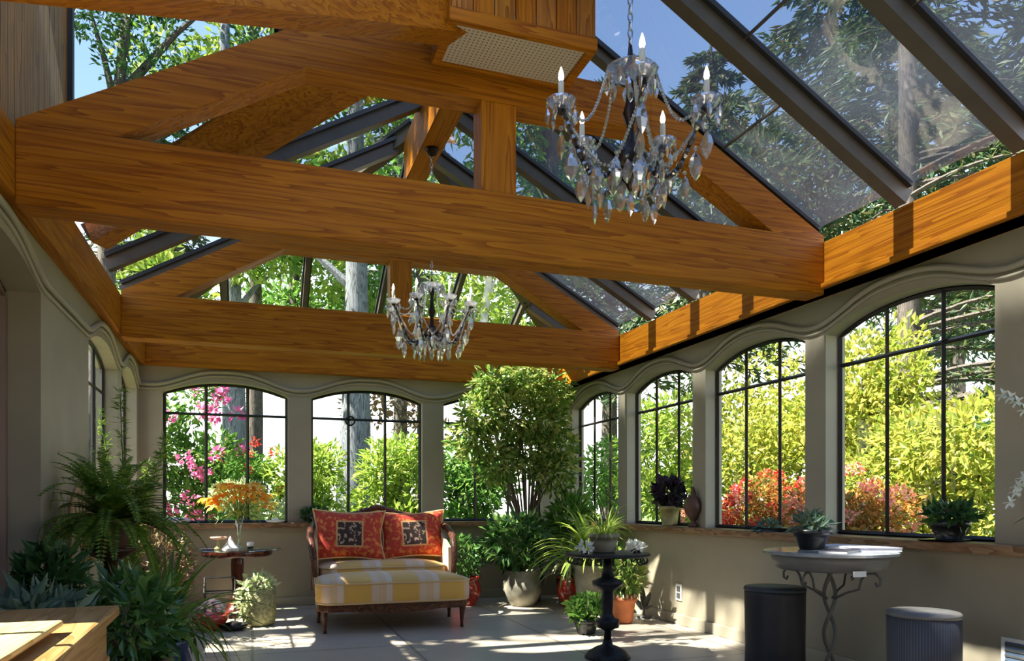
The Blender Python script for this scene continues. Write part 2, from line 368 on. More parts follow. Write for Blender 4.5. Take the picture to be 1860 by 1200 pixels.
    def strap(s, base, d, length, w, droop=.6, seg=6, fold=.15):
        p = Vector(base); d = Vector(d).normalized(); P = []; st = length/seg
        for i in range(seg+1):
            t = i/seg; sd = d.cross(Vector((0, 0, 1)));
            if sd.length < 1e-4: sd = Vector((1, 0, 0))
            sd.normalize(); up = sd.cross(d)
            ww = w*(.45+.9*t if t < .4 else .81*(1-((t-.4)/.6)**2)+.02)
            P += [tuple(p-sd*ww/2+up*ww*fold), tuple(p), tuple(p+sd*ww/2+up*ww*fold)]
            p = p+d*st; d = (d+Vector((0, 0, -droop*st/length*2))).normalized()
        F = []
        for i in range(seg): F += [(i*3, i*3+1, i*3+4, i*3+3), (i*3+1, i*3+2, i*3+5, i*3+4)]
        return s.add(P, F)
    def build(s, name, mat, parent=None, loc=(0, 0, 0), smooth=False, rot=None, bevel=0, sub=0):
        me = bpy.data.meshes.new(name); V = np.concatenate(s.V) if s.V else np.zeros((0, 3))
        me.from_pydata(V.tolist(), [], s.F); me.update()
        o = bpy.data.objects.new(name, me); COL.objects.link(o)
        me.materials.append(MATS[mat])
        if smooth: me.polygons.foreach_set('use_smooth', [True]*len(me.polygons))
        o.location = loc
        if rot: o.rotation_euler = rot
        if parent is not None: o.parent = parent
        if bevel:
            b = o.modifiers.new('bevel', 'BEVEL'); b.width = bevel; b.segments = 2; b.limit_method = 'ANGLE'
        if sub:
            b = o.modifiers.new('sub', 'SUBSURF'); b.levels = sub; b.render_levels = sub
        return o
def tag(o, label=None, cat=None, group=None, kind=None):
    if label: o['label'] = label
    if cat: o['category'] = cat
    if group: o['group'] = group
    if kind: o['kind'] = kind
    return o
def thing(name, label, cat, loc=(0, 0, 0), rz=0, group=None):
    o = bpy.data.objects.new(name, None); COL.objects.link(o); o.location = loc; o.rotation_euler = (0, 0, rz); o.empty_display_size = .1
    return tag(o, label, cat, group)
def struct(name, mb, mat, parent=None, **k):
    o = mb.build(name, mat, parent, **k)
    if parent is None: o['kind'] = 'structure'
    return o
def copy_tree(o, loc=None, rz=None, label=None, parent=None, scale=None):
    c = o.copy(); COL.objects.link(c)
    if parent is not None: c.parent = parent
    if loc is not None: c.location = loc
    if rz is not None: c.rotation_euler = (0, 0, rz)
    if label: c['label'] = label
    if scale: c.scale = scale
    for ch in list(o.children): copy_tree(ch, parent=c)
    return c
def unit(A): return A/np.maximum(1e-9, np.linalg.norm(A, axis=1, keepdims=True))
def rdirs(n): return unit(RNG.normal(size=(n, 3)))
def side_of(D):
    S = np.cross(D, rdirs(len(D))); return unit(S)

# ------------------------------------------------------------------ room measures
XL, XR, YB, YF = -1.13, 3.82, 8.70, -1.5
FXL, FXR, FYB = -1.055, 3.66, 8.60     # inner faces of the plate beams
ZFB, ZFT = 2.60, 2.92
SPR, RISE, TR = 2.335, 0.125, 2.12     # arch spring, rise, transom height
SILL = 0.93
SL = 0.56; XM = (FXL+FXR)/2; ZRIDGE = 2.94+SL*(FXR-XM)
PIT = 0.739
T = .17

def arch_z(t): return SPR+RISE*(1-abs(2*t-1)**2.2)
def wall_with_arches(name, opens, u0, u1, put, z_top, mat='wall_paint'):
    """opens: list (a,b,zsill); put(u,z,d) -> xyz, d = depth into the wall 0..T"""
    mb = MB()
    def blk(a, b, za0, za1, zb0, zb1):
        P = [put(a, za0, 0), put(b, zb0, 0), put(b, zb0, T), put(a, za0, T), put(a, za1, 0), put(b, zb1, 0), put(b, zb1, T), put(a, za1, T)]
        mb.hexa(P)
    cur = u0
    for a, b, zs in opens:
        if a > cur: blk(cur, a, 0, z_top, 0, z_top)
        if zs > 0: blk(a, b, 0, zs, 0, zs)
        n = 14
        for i in range(n):
            t0, t1 = i/n, (i+1)/n
            blk(a+(b-a)*t0, a+(b-a)*t1, arch_z(t0), z_top, arch_z(t1), z_top)
        cur = b
    if u1 > cur: blk(cur, u1, 0, z_top, 0, z_top)
    return struct(name, mb, mat)
putR = lambda u, z, d: (XR+d, u, z)
putL = lambda u, z, d: (XL-d, u, z)
putB = lambda u, z, d: (u, YB+d, z)
PR = 1.478
opR = [(2.975+k*PR, 2.975+k*PR+1.27, SILL-.02) for k in range(-3, 4)]
opL = [(1.50, 2.85, SILL-.02), (3.30, 4.86, 0.0), (6.16, 7.40, SILL-.02), (7.62, 8.56, SILL-.02)]
opB = [(-.906, .375, SILL-.02), (.628, 1.905, SILL-.02), (2.162, 3.44, SILL-.02)]
wall_with_arches('wall_right', opR, YF, YB+T, putR, 2.9)
wall_with_arches('wall_left', opL, YF, YB+T, putL, 2.9)
wall_with_arches('wall_back', opB, XL, XR, putB, 2.9)
struct('wall_front', MB().box(XL-T, XR+T, YF-T, YF, 0, 4.3), 'wall_paint')
struct('floor', MB().box(XL-1.5, XR+T, YF-T, YB+T, -.12, 0), 'floor_tile')
struct('ground', MB().box(-60, 60, -30, 80, -.4, -.12), 'lawn')

# rope moulding that follows the arches
def moulding(name, opens, u0, u1, put, flat=None):
    pts = []
    dips = [(opens[i][1]+opens[i+1][0])/2 for i in range(len(opens)-1)]
    n = 240
    for i in range(n+1):
        u = u0+(u1-u0)*i/n; z = 2.405
        for a, b, _ in opens:
            c = (a+b)/2; h = (b-a)/2+.11
            t = abs(u-c)/h
            if t < 1: z = max(z, 2.405+.165*(.5+.5*math.cos(PI*t**1.25)))
        pts.append((u, z))
    mb = MB(); mb.tube([put(u, z, -.012) for u, z in pts], .022, 6)
    mb.tube([put(u, z-.045, -.004) for u, z in pts], .014, 5)
    return struct(name, mb, 'moulding_paint', smooth=True)
moulding('trim_1', opR, 1.2, YB, putR); moulding('trim_2', opL, 1.2, YB, putL); moulding('trim_3', opB, XL, XR, putB)

# windows
wcount = 0
def window(a, b, put, rot):
    global wcount; wcount += 1
    D = .12; fw = .018; n = 14
    mb = MB()
    us = [a+(b-a)*i/n for i in range(n+1)]
    top = [put(u, arch_z(i/n)-fw*.6, D) for i, u in enumerate(us)]
    path = [put(a+fw*.6, SILL+fw, D)]+[put(a+fw*.6 if i == 0 else (b-fw*.6 if i == n else u), arch_z(i/n)-fw*.6, D) for i, u in enumerate(us)]+[put(b-fw*.6, SILL+fw, D)]
    mb.tube(path, fw, 4); mb.tube([put(a, SILL+fw*.7, D), put(b, SILL+fw*.7, D)], fw, 4)
    fr = struct('window_%d' % wcount, mb, 'bronze')
    for k in (1, 2):
        u = a+(b-a)*k/3
        MB().tube([put(u, SILL, D), put(u, arch_z(k/3)-.01, D)], .0165, 4).build('mullion', 'bronze', fr)
    MB().tube([put(a, TR, D), put(b, TR, D)], .015, 4).build('transom_bar', 'bronze', fr)
    P = [put(us[i], SILL, D+.02) for i in range(n+1)]+[put(us[i], arch_z(i/n), D+.02) for i in range(n, -1, -1)]
    g = MB().add(P, [tuple(range(len(P)))]).build('glass_pane', 'window_glass', fr)
    return fr
for a, b, z in opR[2:]: window(a, b, putR, 0)
for a, b, z in opR[:2]: window(a, b, putR, 0)
for a, b, z in opL[2:]: window(a, b, putL, 0)
window(opL[0][0], opL[0][1], putL, 0)  # unseen window added so that sun falls on the corner table
wb = [window(a, b, putB, 0) for a, b, z in opB]
MB().tube([(1.07+.05*math.cos(t), YB+.09, 2.10+.05*math.sin(t)) for t in np.linspace(0, 2*PI, 16)[:-1]], .012, 6, closed=True).build('window_latch', 'bronze', wb[1], smooth=True)

# sills (ledge with a brown wood face)
struct('trim_4', MB().box(XR-.13, XR+.12, YF, YB+.1, SILL-.055, SILL), 'sill_wood', bevel=.008)
struct('trim_5', MB().box(XL, XR, YB-.13, YB+.12, SILL-.055, SILL), 'sill_wood', bevel=.008)
struct('trim_6', MB().box(XL-.12, XL+.10, 6.1, YB, SILL-.055, SILL), 'sill_wood', bevel=.008)
# baseboards
def bb(name, mb): return struct(name, mb, 'moulding_paint', bevel=.006)
bb('baseboard_right', MB().box(XR-.02, XR, YF, YB, 0, .10)); bb('baseboard_back', MB().box(XL, XR, YB-.02, YB, 0, .10))
bb('baseboard_left', MB().box(XL, XL+.02, 4.9, YB, 0, .10))

# dark arched doorway on the left, leading to the house
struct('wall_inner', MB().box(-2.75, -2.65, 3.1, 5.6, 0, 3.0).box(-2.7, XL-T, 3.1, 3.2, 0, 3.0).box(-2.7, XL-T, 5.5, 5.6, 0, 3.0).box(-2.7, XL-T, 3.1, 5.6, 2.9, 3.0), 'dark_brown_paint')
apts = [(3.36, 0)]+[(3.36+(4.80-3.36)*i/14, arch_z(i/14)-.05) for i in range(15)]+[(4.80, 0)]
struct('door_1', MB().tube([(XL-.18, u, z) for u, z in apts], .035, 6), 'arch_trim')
# dark bookcase seen through the doorway
bk = thing('cabinet', 'dark wooden cabinet standing behind the arched doorway at left edge', 'cabinet', (-1.95, 4.95, 0))
MB().box(-.35, .35, -.25, .25, 0, .06).box(-.35, .35, -.25, .25, 1.02, 1.08).box(-.35, -.31, -.25, .25, .06, 1.02).box(.31, .35, -.25, .25, .06, 1.02).box(-.31, .31, .2, .25, .06, 1.02).build('body', 'dark_wood_flat', bk)
for sx in (-1, 1): MB().box(sx*.155-.15, sx*.155+.15, -.27, -.25, .08, 1.0).build('door', 'dark_wood_flat', bk, bevel=.005)

# ------------------------------------------------------------------ timber roof
def plate(name, mb, mat): return struct(name, mb, mat, bevel=.006)
plate('trim_7', MB().box(FXR, XR+T, YF, YB+T, ZFB, ZFT), 'fir_y')
plate('trim_8', MB().box(XL-T, FXL, YF, YB+T, ZFB, ZFT), 'fir_y')
plate('trim_9', MB().box(FXL, FXR, FYB, YB+T, ZFB, ZFT), 'fir_x')
# a lower bead under each plate
plate('trim_10', MB().box(FXR-.03, FXR+.16, 1.0, FYB, ZFB-.0, ZFB+.035), 'fir_y')

def truss(yf, label, w=.18):
    t = thing('roof_truss', label, 'roof truss', (XM, yf+w/2, 2.56), 0)
    hw = (FXR-FXL)/2; zb, zt = 0, .38; y0, y1 = -w/2, w/2
    MB().box(-hw, hw, y0, y1, zb, zt).build('tie_beam', 'fir_x', t, bevel=.006)
    kx, kz, ft = 1.03, 3.69-2.56, .395
    th = .235
    lp = [(-hw, ft), (-kx, kz), (-kx, kz-th), (-hw+.42, ft-.015), (-hw, ft-.015)]
    MB().prism(lp, y0+.002, y1-.002).build('upper_chord', 'fir_x', t)
    MB().prism([(-a, b) for a, b in lp][::-1], y0+.002, y1-.002).build('upper_chord', 'fir_x', t)
    MB().box(-kx, kx, y0+.004, y1-.004, kz-th, kz).build('collar_beam', 'fir_x', t)
    MB().box(-.065, .145, y0+.01, y1-.01, zt, kz-th).build('king_post', 'fir_z', t)
    return t
truss(4.08, 'near orange timber roof truss with king post, spanning the room behind the near chandelier')
truss(7.07, 'far orange timber roof truss above the settee, nearer the end windows')

# ridge beam and diagonal valley rafters
ZR = ZRIDGE
rb = MB().box(-.085, .085, 0, 4.55, -.36, 0).build('ridge_beam', 'fir_y', None, loc=(XM, 1.75, ZR-.03))
hub = Vector((XM-.1, 4.20, ZR-.16))
v1 = MB(); v1.beam((FXL+.05, 5.60, 2.99), hub, .14, .30); v2 = MB(); v2.beam((-1.10, 2.85, 2.975), (1.06, 3.83, 3.79), .16, .34)

# ventilation box at the ridge: boards, perforated panel beneath
vb = thing('vent_box', 'wood boarded box at the ceiling with pale perforated panel underneath', 'vent box', (1.345, 3.84, 3.59))
MB().box(-.36, .36, -.16, .19, .006, .02).build('perforated_panel', 'perforated', vb)
fr = MB()
fr.box(-.41, .41, -.20, -.16, -.01, .06).box(-.41, .41, .19, .22, -.01, .06).box(-.41, -.36, -.16, .19, -.01, .06).box(.36, .41, -.16, .19, -.01, .06)
fr.build('bottom_frame', 'fir_x', vb, bevel=.004)
nb = 7
for i in range(nb):
    x0 = -.40+.80*i/nb
    MB().box(x0+.003, x0+.80/nb-.003, -.195, -.18, .06, 1.0).build('board', 'fir_z' if i % 2 else 'board_wood', vb)
for sx in (-1, 1):
    MB().box(sx*.395-.01, sx*.395+.01, -.18, .21, .06, 1.0).build('side_panel', 'fir_z', vb)

# boarded house wall rising over the left eave
hw = MB()
for i in range(34):
    y0 = 1.6+i*.109
    hw.box(XL-.02, XL+.04, y0, y0+.103, ZFT, 5.6)
hw.box(XL-.16, XL-.02, 1.6, 5.30, ZFT, 5.6)
struct('wall_house', hw, 'board_wood')
struct('trim_11', MB().box(XL-.03, XL+.07, 5.30, 5.35, ZFT, 5.6), 'rafter_edge')

# metal rafters and glass: one skylight object
roof = bpy.data.objects.new('ceiling', None); COL.objects.link(roof); roof['kind'] = 'structure'
v1.build('valley_rafter', 'fir_x', roof); v2.build('valley_rafter', 'fir_x', roof); rb.parent = roof
def rp(side, x_in, y, dz=0):
    """point on the slope; x_in = distance up from the eave"""
    x = (FXR-x_in) if side > 0 else (FXL+x_in)
    return (x, y, 2.955+SL*x_in+dz)
HW = (FXR-FXL)/2; HIPY = FYB-HW
def rafter(p0, p1, w=.085, h=.09):
    r = MB().beam(p0, p1, w, h).build('rafter', 'rafter_metal', roof)
    d = Vector((0, 0, h*.5+.02))
    MB().beam(Vector(p0)+d, Vector(p1)+d, w*1.7, .03).build('rafter_cap', 'rafter_edge', roof)
for side in (1, -1):
    for k in range(-7, 7):
        y = 4.17+PIT*k
        if y > FYB-.1: continue
        if side < 0 and y < 5.3 and y > 1.4: continue
        top = HW if y < HIPY else FYB-y
        if abs((y-4.17) % (PIT*4)) < .05 and k % 4 == 0:
            rafter(rp(side, 0, y, .02), rp(side, top, y, .02), .07, .05)
        else: rafter(rp(side, 0, y), rp(side, top, y))
    # hip rafters
    rafter(rp(side, 0, FYB, .03), (XM, HIPY, ZR+.03), .10, .10)
for k in range(-2, 3):
    x = XM+.785*k; t = HW-abs(x-XM)
    rafter((x, FYB, 2.955), (x, FYB-t, 2.955+SL*t), .05, .07)
def pane(P, m='roof_glass'): return MB().add(P, [tuple(range(len(P)))]).build('glass_pane', m, roof)
GZ = .075
for side in (1, -1):
    ys = [YF]+[4.17+PIT*k for k in range(-7, 6) if 4.17+PIT*k > YF+.05]+[FYB]
    for a, b in zip(ys[:-1], ys[1:]):
        if side < 0 and b < 5.7 and a > 1.2: continue
        ta = HW if a < HIPY else FYB-a; tb = HW if b < HIPY else FYB-b
        P = [rp(side, 0, a, GZ), rp(side, 0, b, GZ)]
        if tb > 0.001: P.append(rp(side, tb, b, GZ))
        if a < HIPY < b: P.append((XM, HIPY, 2.955+SL*HW+GZ))
        P.append(rp(side, ta, a, GZ))
        pane(P, 'roof_glass' if side > 0 else 'clear_roof_glass')
        # thin glazing bars
        if side > 0 and b < HIPY:
            for xin in ((.78,) if (round((a-4.17)/PIT) % 2) else (1.15,)):
                MB().beam(rp(side, xin, a+.03, .055), rp(side, xin, b-.03, .055), .014, .014).build('glazing_bar', 'rafter_metal', roof)
for k in range(-3, 3):
    x0, x1 = XM+.785*k, XM+.785*(k+1)
    x0, x1 = max(x0, FXL), min(x1, FXR)
    t0, t1 = HW-abs(x0-XM), HW-abs(x1-XM)
    P = [(x0, FYB, 2.955+GZ), (x1, FYB, 2.955+GZ)]
    if t1 > .001: P.append((x1, FYB-t1, 2.955+SL*t1+GZ))
    if t0 > .001: P.append((x0, FYB-t0, 2.955+SL*t0+GZ))
    MB().add(P, [tuple(range(len(P)))]).build('glass_pane', 'window_glass', roof)
# raised cross gable over the left side
A = (FXL, 5.62, 2.99); H_ = (XM, 4.2, ZR+.05); R_ = (FXL, 4.2, ZR+.05); A2 = (FXL, 2.8, 2.99)
pane([A, H_, R_], 'clear_roof_glass'); pane([A2, R_, H_], 'clear_roof_glass')
pane([(FXL, 5.62, 2.99), (XM, 5.62, ZR+.05), (XM, 4.2, ZR+.05)], 'clear_roof_glass'); pane([(FXL, 2.8, 2.99), (XM, 4.2, ZR+.05), (XM, 2.8, ZR+.05)], 'clear_roof_glass')
rafter((.18, 5.0, 3.55), (.18, 4.25, 4.22), .07, .08)

# ------------------------------------------------------------------ chandeliers
def chandelier(loc, R, arms, H, label, chain_top, phase=0.3):
    """loc = lowest drop; R arm radius; H = bobeche height above the bottom"""
    t = thing('crystal_chandelier', label, 'chandelier', loc)
    z0 = .10
    prof = [(.004, 0.02), (.02, .05), (.055, .09), (.07, .13), (.045, .17), (.018, .20), (.014, .26), (.03, .30), (.018, .34), (.012, .42), (.024, .46), (.012, .50), (.006, .56)]
    MB().lathe([(r, z+.03) for r, z in prof], 16).build('center_column', 'dark_bronze', t, smooth=True)
    # crown tier
    MB().lathe([(.012, 0), (.05, .01), (.085, .035), (.09, .04), (.05, .02), (.012, .012)], 18, (0, 0, H+.14)).build('crown_dish', 'crystal', t, smooth=True)
    nd = 6 if arms < 7 else 4
    # drop prototype
    pm = MB().lathe([(.0015, 0), (.012, -.014), (.0185, -.034), (.012, -.054), (.001, -.068)], 6, (0, 0, 0), 1, .45)
    pm.ball((0, 0, .008), .006, .006, .006, 6, 4)
    drop0 = pm.build('crystal_drop', 'crystal', t)
    first = [True]
    def drop(x, y, z, s=1.0):
        if first[0]: d = drop0; first[0] = False
        else: d = drop0.copy(); COL.objects.link(d); d.parent = t
        d.location = (x, y, z); d.scale = (s, s, s); d.rotation_euler = (0, 0, random.uniform(0, PI))
    def beads(P, name='bead_chain'):
        mb = MB(); P = [Vector(p) for p in P]
        for a, b in zip(P[:-1], P[1:]):
            k = max(1, int((b-a).length/.011))
            for i in range(k):
                c = a.lerp(b, i/k); mb.ball(c, .0068, .0068, .0068, 5, 4)
        mb.build(name, 'crystal', t)
    for i in range(arms):
        th = phase+2*PI*i/arms; cx, sy = math.cos(th), math.sin(th)
        pts = []
        for k in range(13):
            u = k/12; r = .03+(R-.03)*u; z = .17-.085*math.sin(PI*min(1, u*1.15))*1.0+(H-.17)*max(0, (u-.45)/.55)**1.7
            pts.append((cx*r, sy*r, z))
        MB().tube(pts, [.011-.004*k/12 for k in range(13)], 6).build('arm', 'dark_bronze', t, smooth=True)
        # crystal sleeve pieces along the arm
        ap_ = []; ar_ = []
        for k in range(2, 12):
            a, b = Vector(pts[k]), Vector(pts[min(12, k+1)])
            for q_ in range(4): ap_.append(a.lerp(b, q_/4)); ar_.append(.013 if q_ in (1, 2) else .008)
        MB().tube(ap_, ar_, 6).build('arm_crystal', 'crystal', t)
        tip = (cx*R, sy*R, H)
        MB().lathe([(.010, -.016), (.022, -.008), (.040, .004), (.052, .022), (.055, .024), (.042, .010), (.012, .002)], 10, tip).build('bobeche', 'crystal', t, smooth=True)
        MB().lathe([(.016, -.02), (.02, 0), (.012, .006)], 10, tip).build('candle_cup', 'dark_bronze', t)
        MB().lathe([(.0105, 0), (.0105, .085), (.009, .088)], 10, (tip[0], tip[1], H+.004)).build('candle', 'candle_wax', t, smooth=True)
        MB().lathe([(.006, 0), (.011, .014), (.009, .03), (.002, .052)], 10, (tip[0], tip[1], H+.092)).build('bulb', 'bulb_glow', t, smooth=True)
        for k in range(nd):
            a = th+PI/4+k*2*PI/nd
            drop(tip[0]+.049*math.cos(a), tip[1]+.049*math.sin(a), H-.004, .9)
        drop(cx*R, sy*R, H-.085, 1.5); drop(cx*R*.86, sy*R*.86, .16, 1.5)
        drop(cx*R*.72, sy*R*.72, .08, 1.35); drop(cx*R*.45, sy*R*.45, .065, 1.35)
        # bead chains: crown to arm tip, and swag to the next arm
        cr_ = Vector((cx*.085, sy*.085, H+.18)); tp = Vector((cx*(R-.04), sy*(R-.04), H-.01))
        beads([cr_.lerp(tp, u)+Vector((0, 0, -.10*math.sin(PI*u))) for u in np.linspace(0, 1, 8)])
        th2 = th+2*PI/arms; n2 = Vector((math.cos(th2)*R*.9, math.sin(th2)*R*.9, H-.05)); n1 = Vector((cx*R*.9, sy*R*.9, H-.05))
        beads([n1.lerp(n2, u)*(1-.18*math.sin(PI*u))+Vector((0, 0, -.13*math.sin(PI*u))) for u in np.linspace(0, 1, 9)])
    for k in range(10):
        a = 2*PI*k/10; drop(.085*math.cos(a), .085*math.sin(a), H+.165, 1.0)
        drop(.07*math.cos(a+.3), .07*math.sin(a+.3), .14, 1.3); drop(.14*math.cos(a+.1), .14*math.sin(a+.1), .125, 1.4)
    drop(0, 0, .055, 1.4)
    # hanging chain of links and ceiling cup
    z = .58; mb = MB(); L_ = .035; top = chain_top-loc[2]; i = 0
    while z < top-.04:
        ring = [((.009*math.cos(a) if i % 2 else 0), (0 if i % 2 else .009*math.cos(a)), z+L_/2+L_*.55*math.sin(a)) for a in np.linspace(0, 2*PI, 9)[:-1]]
        mb.tube(ring, .0028, 5, closed=True); z += L_*.85; i += 1
    mb.build('chain', 'silver', t)
    MB().lathe([(.008, -.06), (.03, -.05), (.055, -.01), (.055, 0)], 16, (0, 0, top)).build('ceiling_cup', 'dark_bronze', t, smooth=True)
    return t
chandelier((XM, 2.43, 2.235), .27, 5, .315, 'large near crystal chandelier with candle bulbs hanging at upper right', ZR-.39, phase=-1.92)
chandelier((XM, 5.62, 2.285), .315, 8, .36, 'smaller looking far crystal chandelier hanging in front of far truss', ZR-.39, phase=.2)

# ------------------------------------------------------------------ settee
st = thing('settee', 'carved wood settee with yellow and beige striped cushions and deep footrest', 'settee', (1.235, 7.25, 0), math.radians(-1.5))
def cab_leg(x, y, h, s=1):
    return MB().tube([(x, y, h), (x*1.01, y, h*.75), (x, y, h*.4), (x, y, .03), (x, y, 0)], [.034*s, .03*s, .019*s, .014*s, .018*s], 8)
for x, y, nm in ((-.62, -.52, 0), (.62, -.52, 0), (-.64, .10, 0), (.64, .10, 0), (-.58, .66, 0), (.58, .66, 0)):
    cab_leg(x, y, .24).build('leg', 'walnut', st, smooth=True)
# seat rail
def rounded(w0, w1, y0, y1, n=10, r=.16):
    P = []
    for cx, cy, a0 in ((w0/2-r, y0+r, -PI/2), (w1/2-r*.5, y1-r*.5, 0), (-w1/2+r*.5, y1-r*.5, PI/2), (-w0/2+r, y0+r, PI)):
        rr_ = r if cy < (y0+y1)/2 else r*.5
        for k in range(n+1):
            a = a0+PI/2*k/n; P.append((cx+rr_*math.cos(a), cy+rr_*math.sin(a)))
    return P
MB().prism(rounded(1.37, 1.34, -.60, .70), .19, .265, 'z').build('seat_rail', 'walnut', st, bevel=.012)
ap = MB()
for i in range(24):
    x0 = -.60+1.2*i/24; x1 = x0+.05; f = lambda x: .20-.035*abs(math.cos(x*2.6))**2
    ap.hexa([(x0, -.605, f(x0)), (x1, -.605, f(x1)), (x1, -.575, f(x1)), (x0, -.575, f(x0)), (x0, -.605, .24), (x1, -.605, .24), (x1, -.575, .24), (x0, -.575, .24)])
ap.build('carved_apron', 'walnut', st)
def cushion(w0, w1, y0, y1, z0, z1, name, crown=.05):
    P = rounded(w0, w1, y0, y1, 8); c = (0, (y0+y1)/2)
    mb = MB(); n = len(P)
    lv = [(.965, z0), (.995, z0+.025), (1.0, (z0+z1)/2-.01), (.995, z1-.02), (.975, z1), (.90, z1+crown*.35), (.7, z1+crown*.75), (.4, z1+crown), (.05, z1+crown)]
    V = []
    for s_, z in lv:
        for x, y in P: V.append((c[0]+(x-c[0])*s_, c[1]+(y-c[1])*s_, z))
    F = [tuple(range(n-1, -1, -1))]
    for i in range(len(lv)-1):
        for k in range(n): F.append((i*n+k, i*n+(k+1) % n, (i+1)*n+(k+1) % n, (i+1)*n+k))
    F.append(tuple((len(lv)-1)*n+k for k in range(n)))
    mb.add(V, F); o = mb.build(name, 'stripe_fabric', st, smooth=True)
    pp = MB(); pp.tube([(c[0]+(x-c[0])*1.0, c[1]+(y-c[1])*1.0, z1-.012) for x, y in P], .009, 6, closed=True)
    pp.tube([(c[0]+(x-c[0])*.985, c[1]+(y-c[1])*.985, z0+.012) for x, y in P], .009, 6, closed=True)
    pp.build('piping', 'pillow_piping', o, smooth=True)
cushion(1.40, 1.36, -.63, .08, .255, .45, 'front_cushion', .055)
cushion(1.24, 1.24, .06, .62, .27, .53, 'seat_cushion', .045)
# back: curved frame with crest
bp = []
for i in range(25):
    t_ = i/24; x = -.66+1.32*t_; crest = .95+.10*math.sin(PI*t_)+.055*math.exp(-((t_-.5)/.08)**2)
    bp.append((x, .70-.06*abs(2*t_-1)**3, crest))
MB().tube([(-.66, .62, .26)]+bp+[(.66, .62, .26)], .028, 8).build('back_frame', 'walnut', st, smooth=True)
cr_ = MB()
for k in range(7):
    x = (k-3)*.055; cr_.ball((x, .70, 1.085+.02*math.cos(k-3)), .035, .022, .028, 8, 6)
cr_.build('carved_crest', 'mahogany', st, smooth=True)
pb = MB(); n = 16
for i in range(n):
    a, b = bp[int(i*24/n)], bp[int((i+1)*24/n)]
    pb.hexa([(a[0], a[1]-.05, .30), (b[0], b[1]-.05, .30), (b[0], b[1]+.01, .30), (a[0], a[1]+.01, .30), (a[0], a[1]-.05, a[2]-.075), (b[0], b[1]-.05, b[2]-.075), (b[0], b[1]+.01, b[2]-.02), (a[0], a[1]+.01, a[2]-.02)])
pb.build('backrest', 'stripe_fabric', st)
for sx in (-1, 1):
    arm = MB().tube([(sx*.66, .62, .93), (sx*.70, .42, .88), (sx*.71, .22, .80), (sx*.695, .10, .70), (sx*.68, .06, .55), (sx*.665, .05, .26)], [.032, .036, .036, .034, .028, .026], 8)
    ar = arm.build('armrest', 'walnut', st, smooth=True)
    MB().hexa([(sx*.64, .12, .30), (sx*.67, .12, .30), (sx*.67, .62, .30), (sx*.64, .62, .30), (sx*.64, .14, .70), (sx*.67, .14, .70), (sx*.66, .62, .88), (sx*.63, .62, .88)]).build('arm_panel', 'stripe_fabric', ar)
def pillow(loc, rot, w, h, label):
    P = []; n = 18; mb = MB(); th = .085
    for s_ in (-1, 1):
        for i in range(n+1):
            for j in range(n+1):
                u, v = 2*i/n-1, 2*j/n-1
                pin = 1+.10*(abs(u)*abs(v))**2-.05*(1-u*u)*abs(v)**3-.05*(1-v*v)*abs(u)**3
                b = th*((1-u**4)*(1-v**4))**.6
                P.append((u*w/2*pin, s_*b*1.0, v*h/2*pin))
    F = []; m_ = (n+1)**2
    for s_ in (0, 1):
        for i in range(n):
            for j in range(n):
                q = [s_*m_+i*(n+1)+j, s_*m_+(i+1)*(n+1)+j, s_*m_+(i+1)*(n+1)+j+1, s_*m_+i*(n+1)+j+1]
                F.append(tuple(q if s_ == 0 else q[::-1]))
    t = thing('throw_pillow', label, 'pillow', loc, 0, 'red throw pillows on the settee'); t.rotation_euler = rot
    c = mb.add(P, F).build('cover', 'pillow_fabric', t, smooth=True)
    e = []
    for i in range(n+1): e.append(P[i*(n+1)])
    for j in range(1, n+1): e.append(P[n*(n+1)+j])
    for i in range(n-1, -1, -1): e.append(P[i*(n+1)+n])
    for j in range(n-1, 0, -1): e.append(P[j])
    MB().tube([(x, 0, z) for x, y, z in e], .010, 6, closed=True).build('piping', 'pillow_piping', t, smooth=True)
    return t
pillow((.925, 7.68, .825), (-.22, .03, -.05), .66, .47, 'left red damask pillow with dark square medallion, on the settee')
pillow((1.585, 7.72, .82), (-.24, -.03, .06), .66, .46, 'right red damask pillow catching sun, leaning on the settee back')

# ------------------------------------------------------------------ plant builders (local coordinates, z=0 at base)
def pot(parent, r0, r1, h, mat, rim=.012, z=0, n=28, soil=True, nm='pot'):
    prof = [(r0*.9, 0), (r0, .01), (r0+(r1-r0)*.5, h*.5), (r1*.985, h-.035), (r1+rim, h-.033), (r1+rim, h), (r1-.012, h), (r1-.02, h-.03)]
    o = MB().lathe(prof, n, (0, 0, z)).build(nm, mat, parent, smooth=False)
    for p_ in o.data.polygons: p_.use_smooth = True
    if soil: MB().lathe([(r1-.02, 0), (r1-.022, .004)], n, (0, 0, z+h-.035)).build('soil', 'soil', parent)
    return o
def urn(parent, R, h, mat, foot=.5, neck=.75):
    prof = [(R*foot, 0), (R*foot, .02), (R*.75, h*.15), (R, h*.45), (R*.97, h*.65), (R*.8, h*.88), (R*neck+.02, h*.95), (R*neck+.03, h), (R*neck-.01, h), (R*neck-.02, h-.03)]
    MB().lathe(prof, 32).build('pot', mat, parent, smooth=True)
    MB().lathe([(R*neck-.02, 0), (R*neck-.022, .004)], 24, (0, 0, h-.03)).build('soil', 'soil', parent)
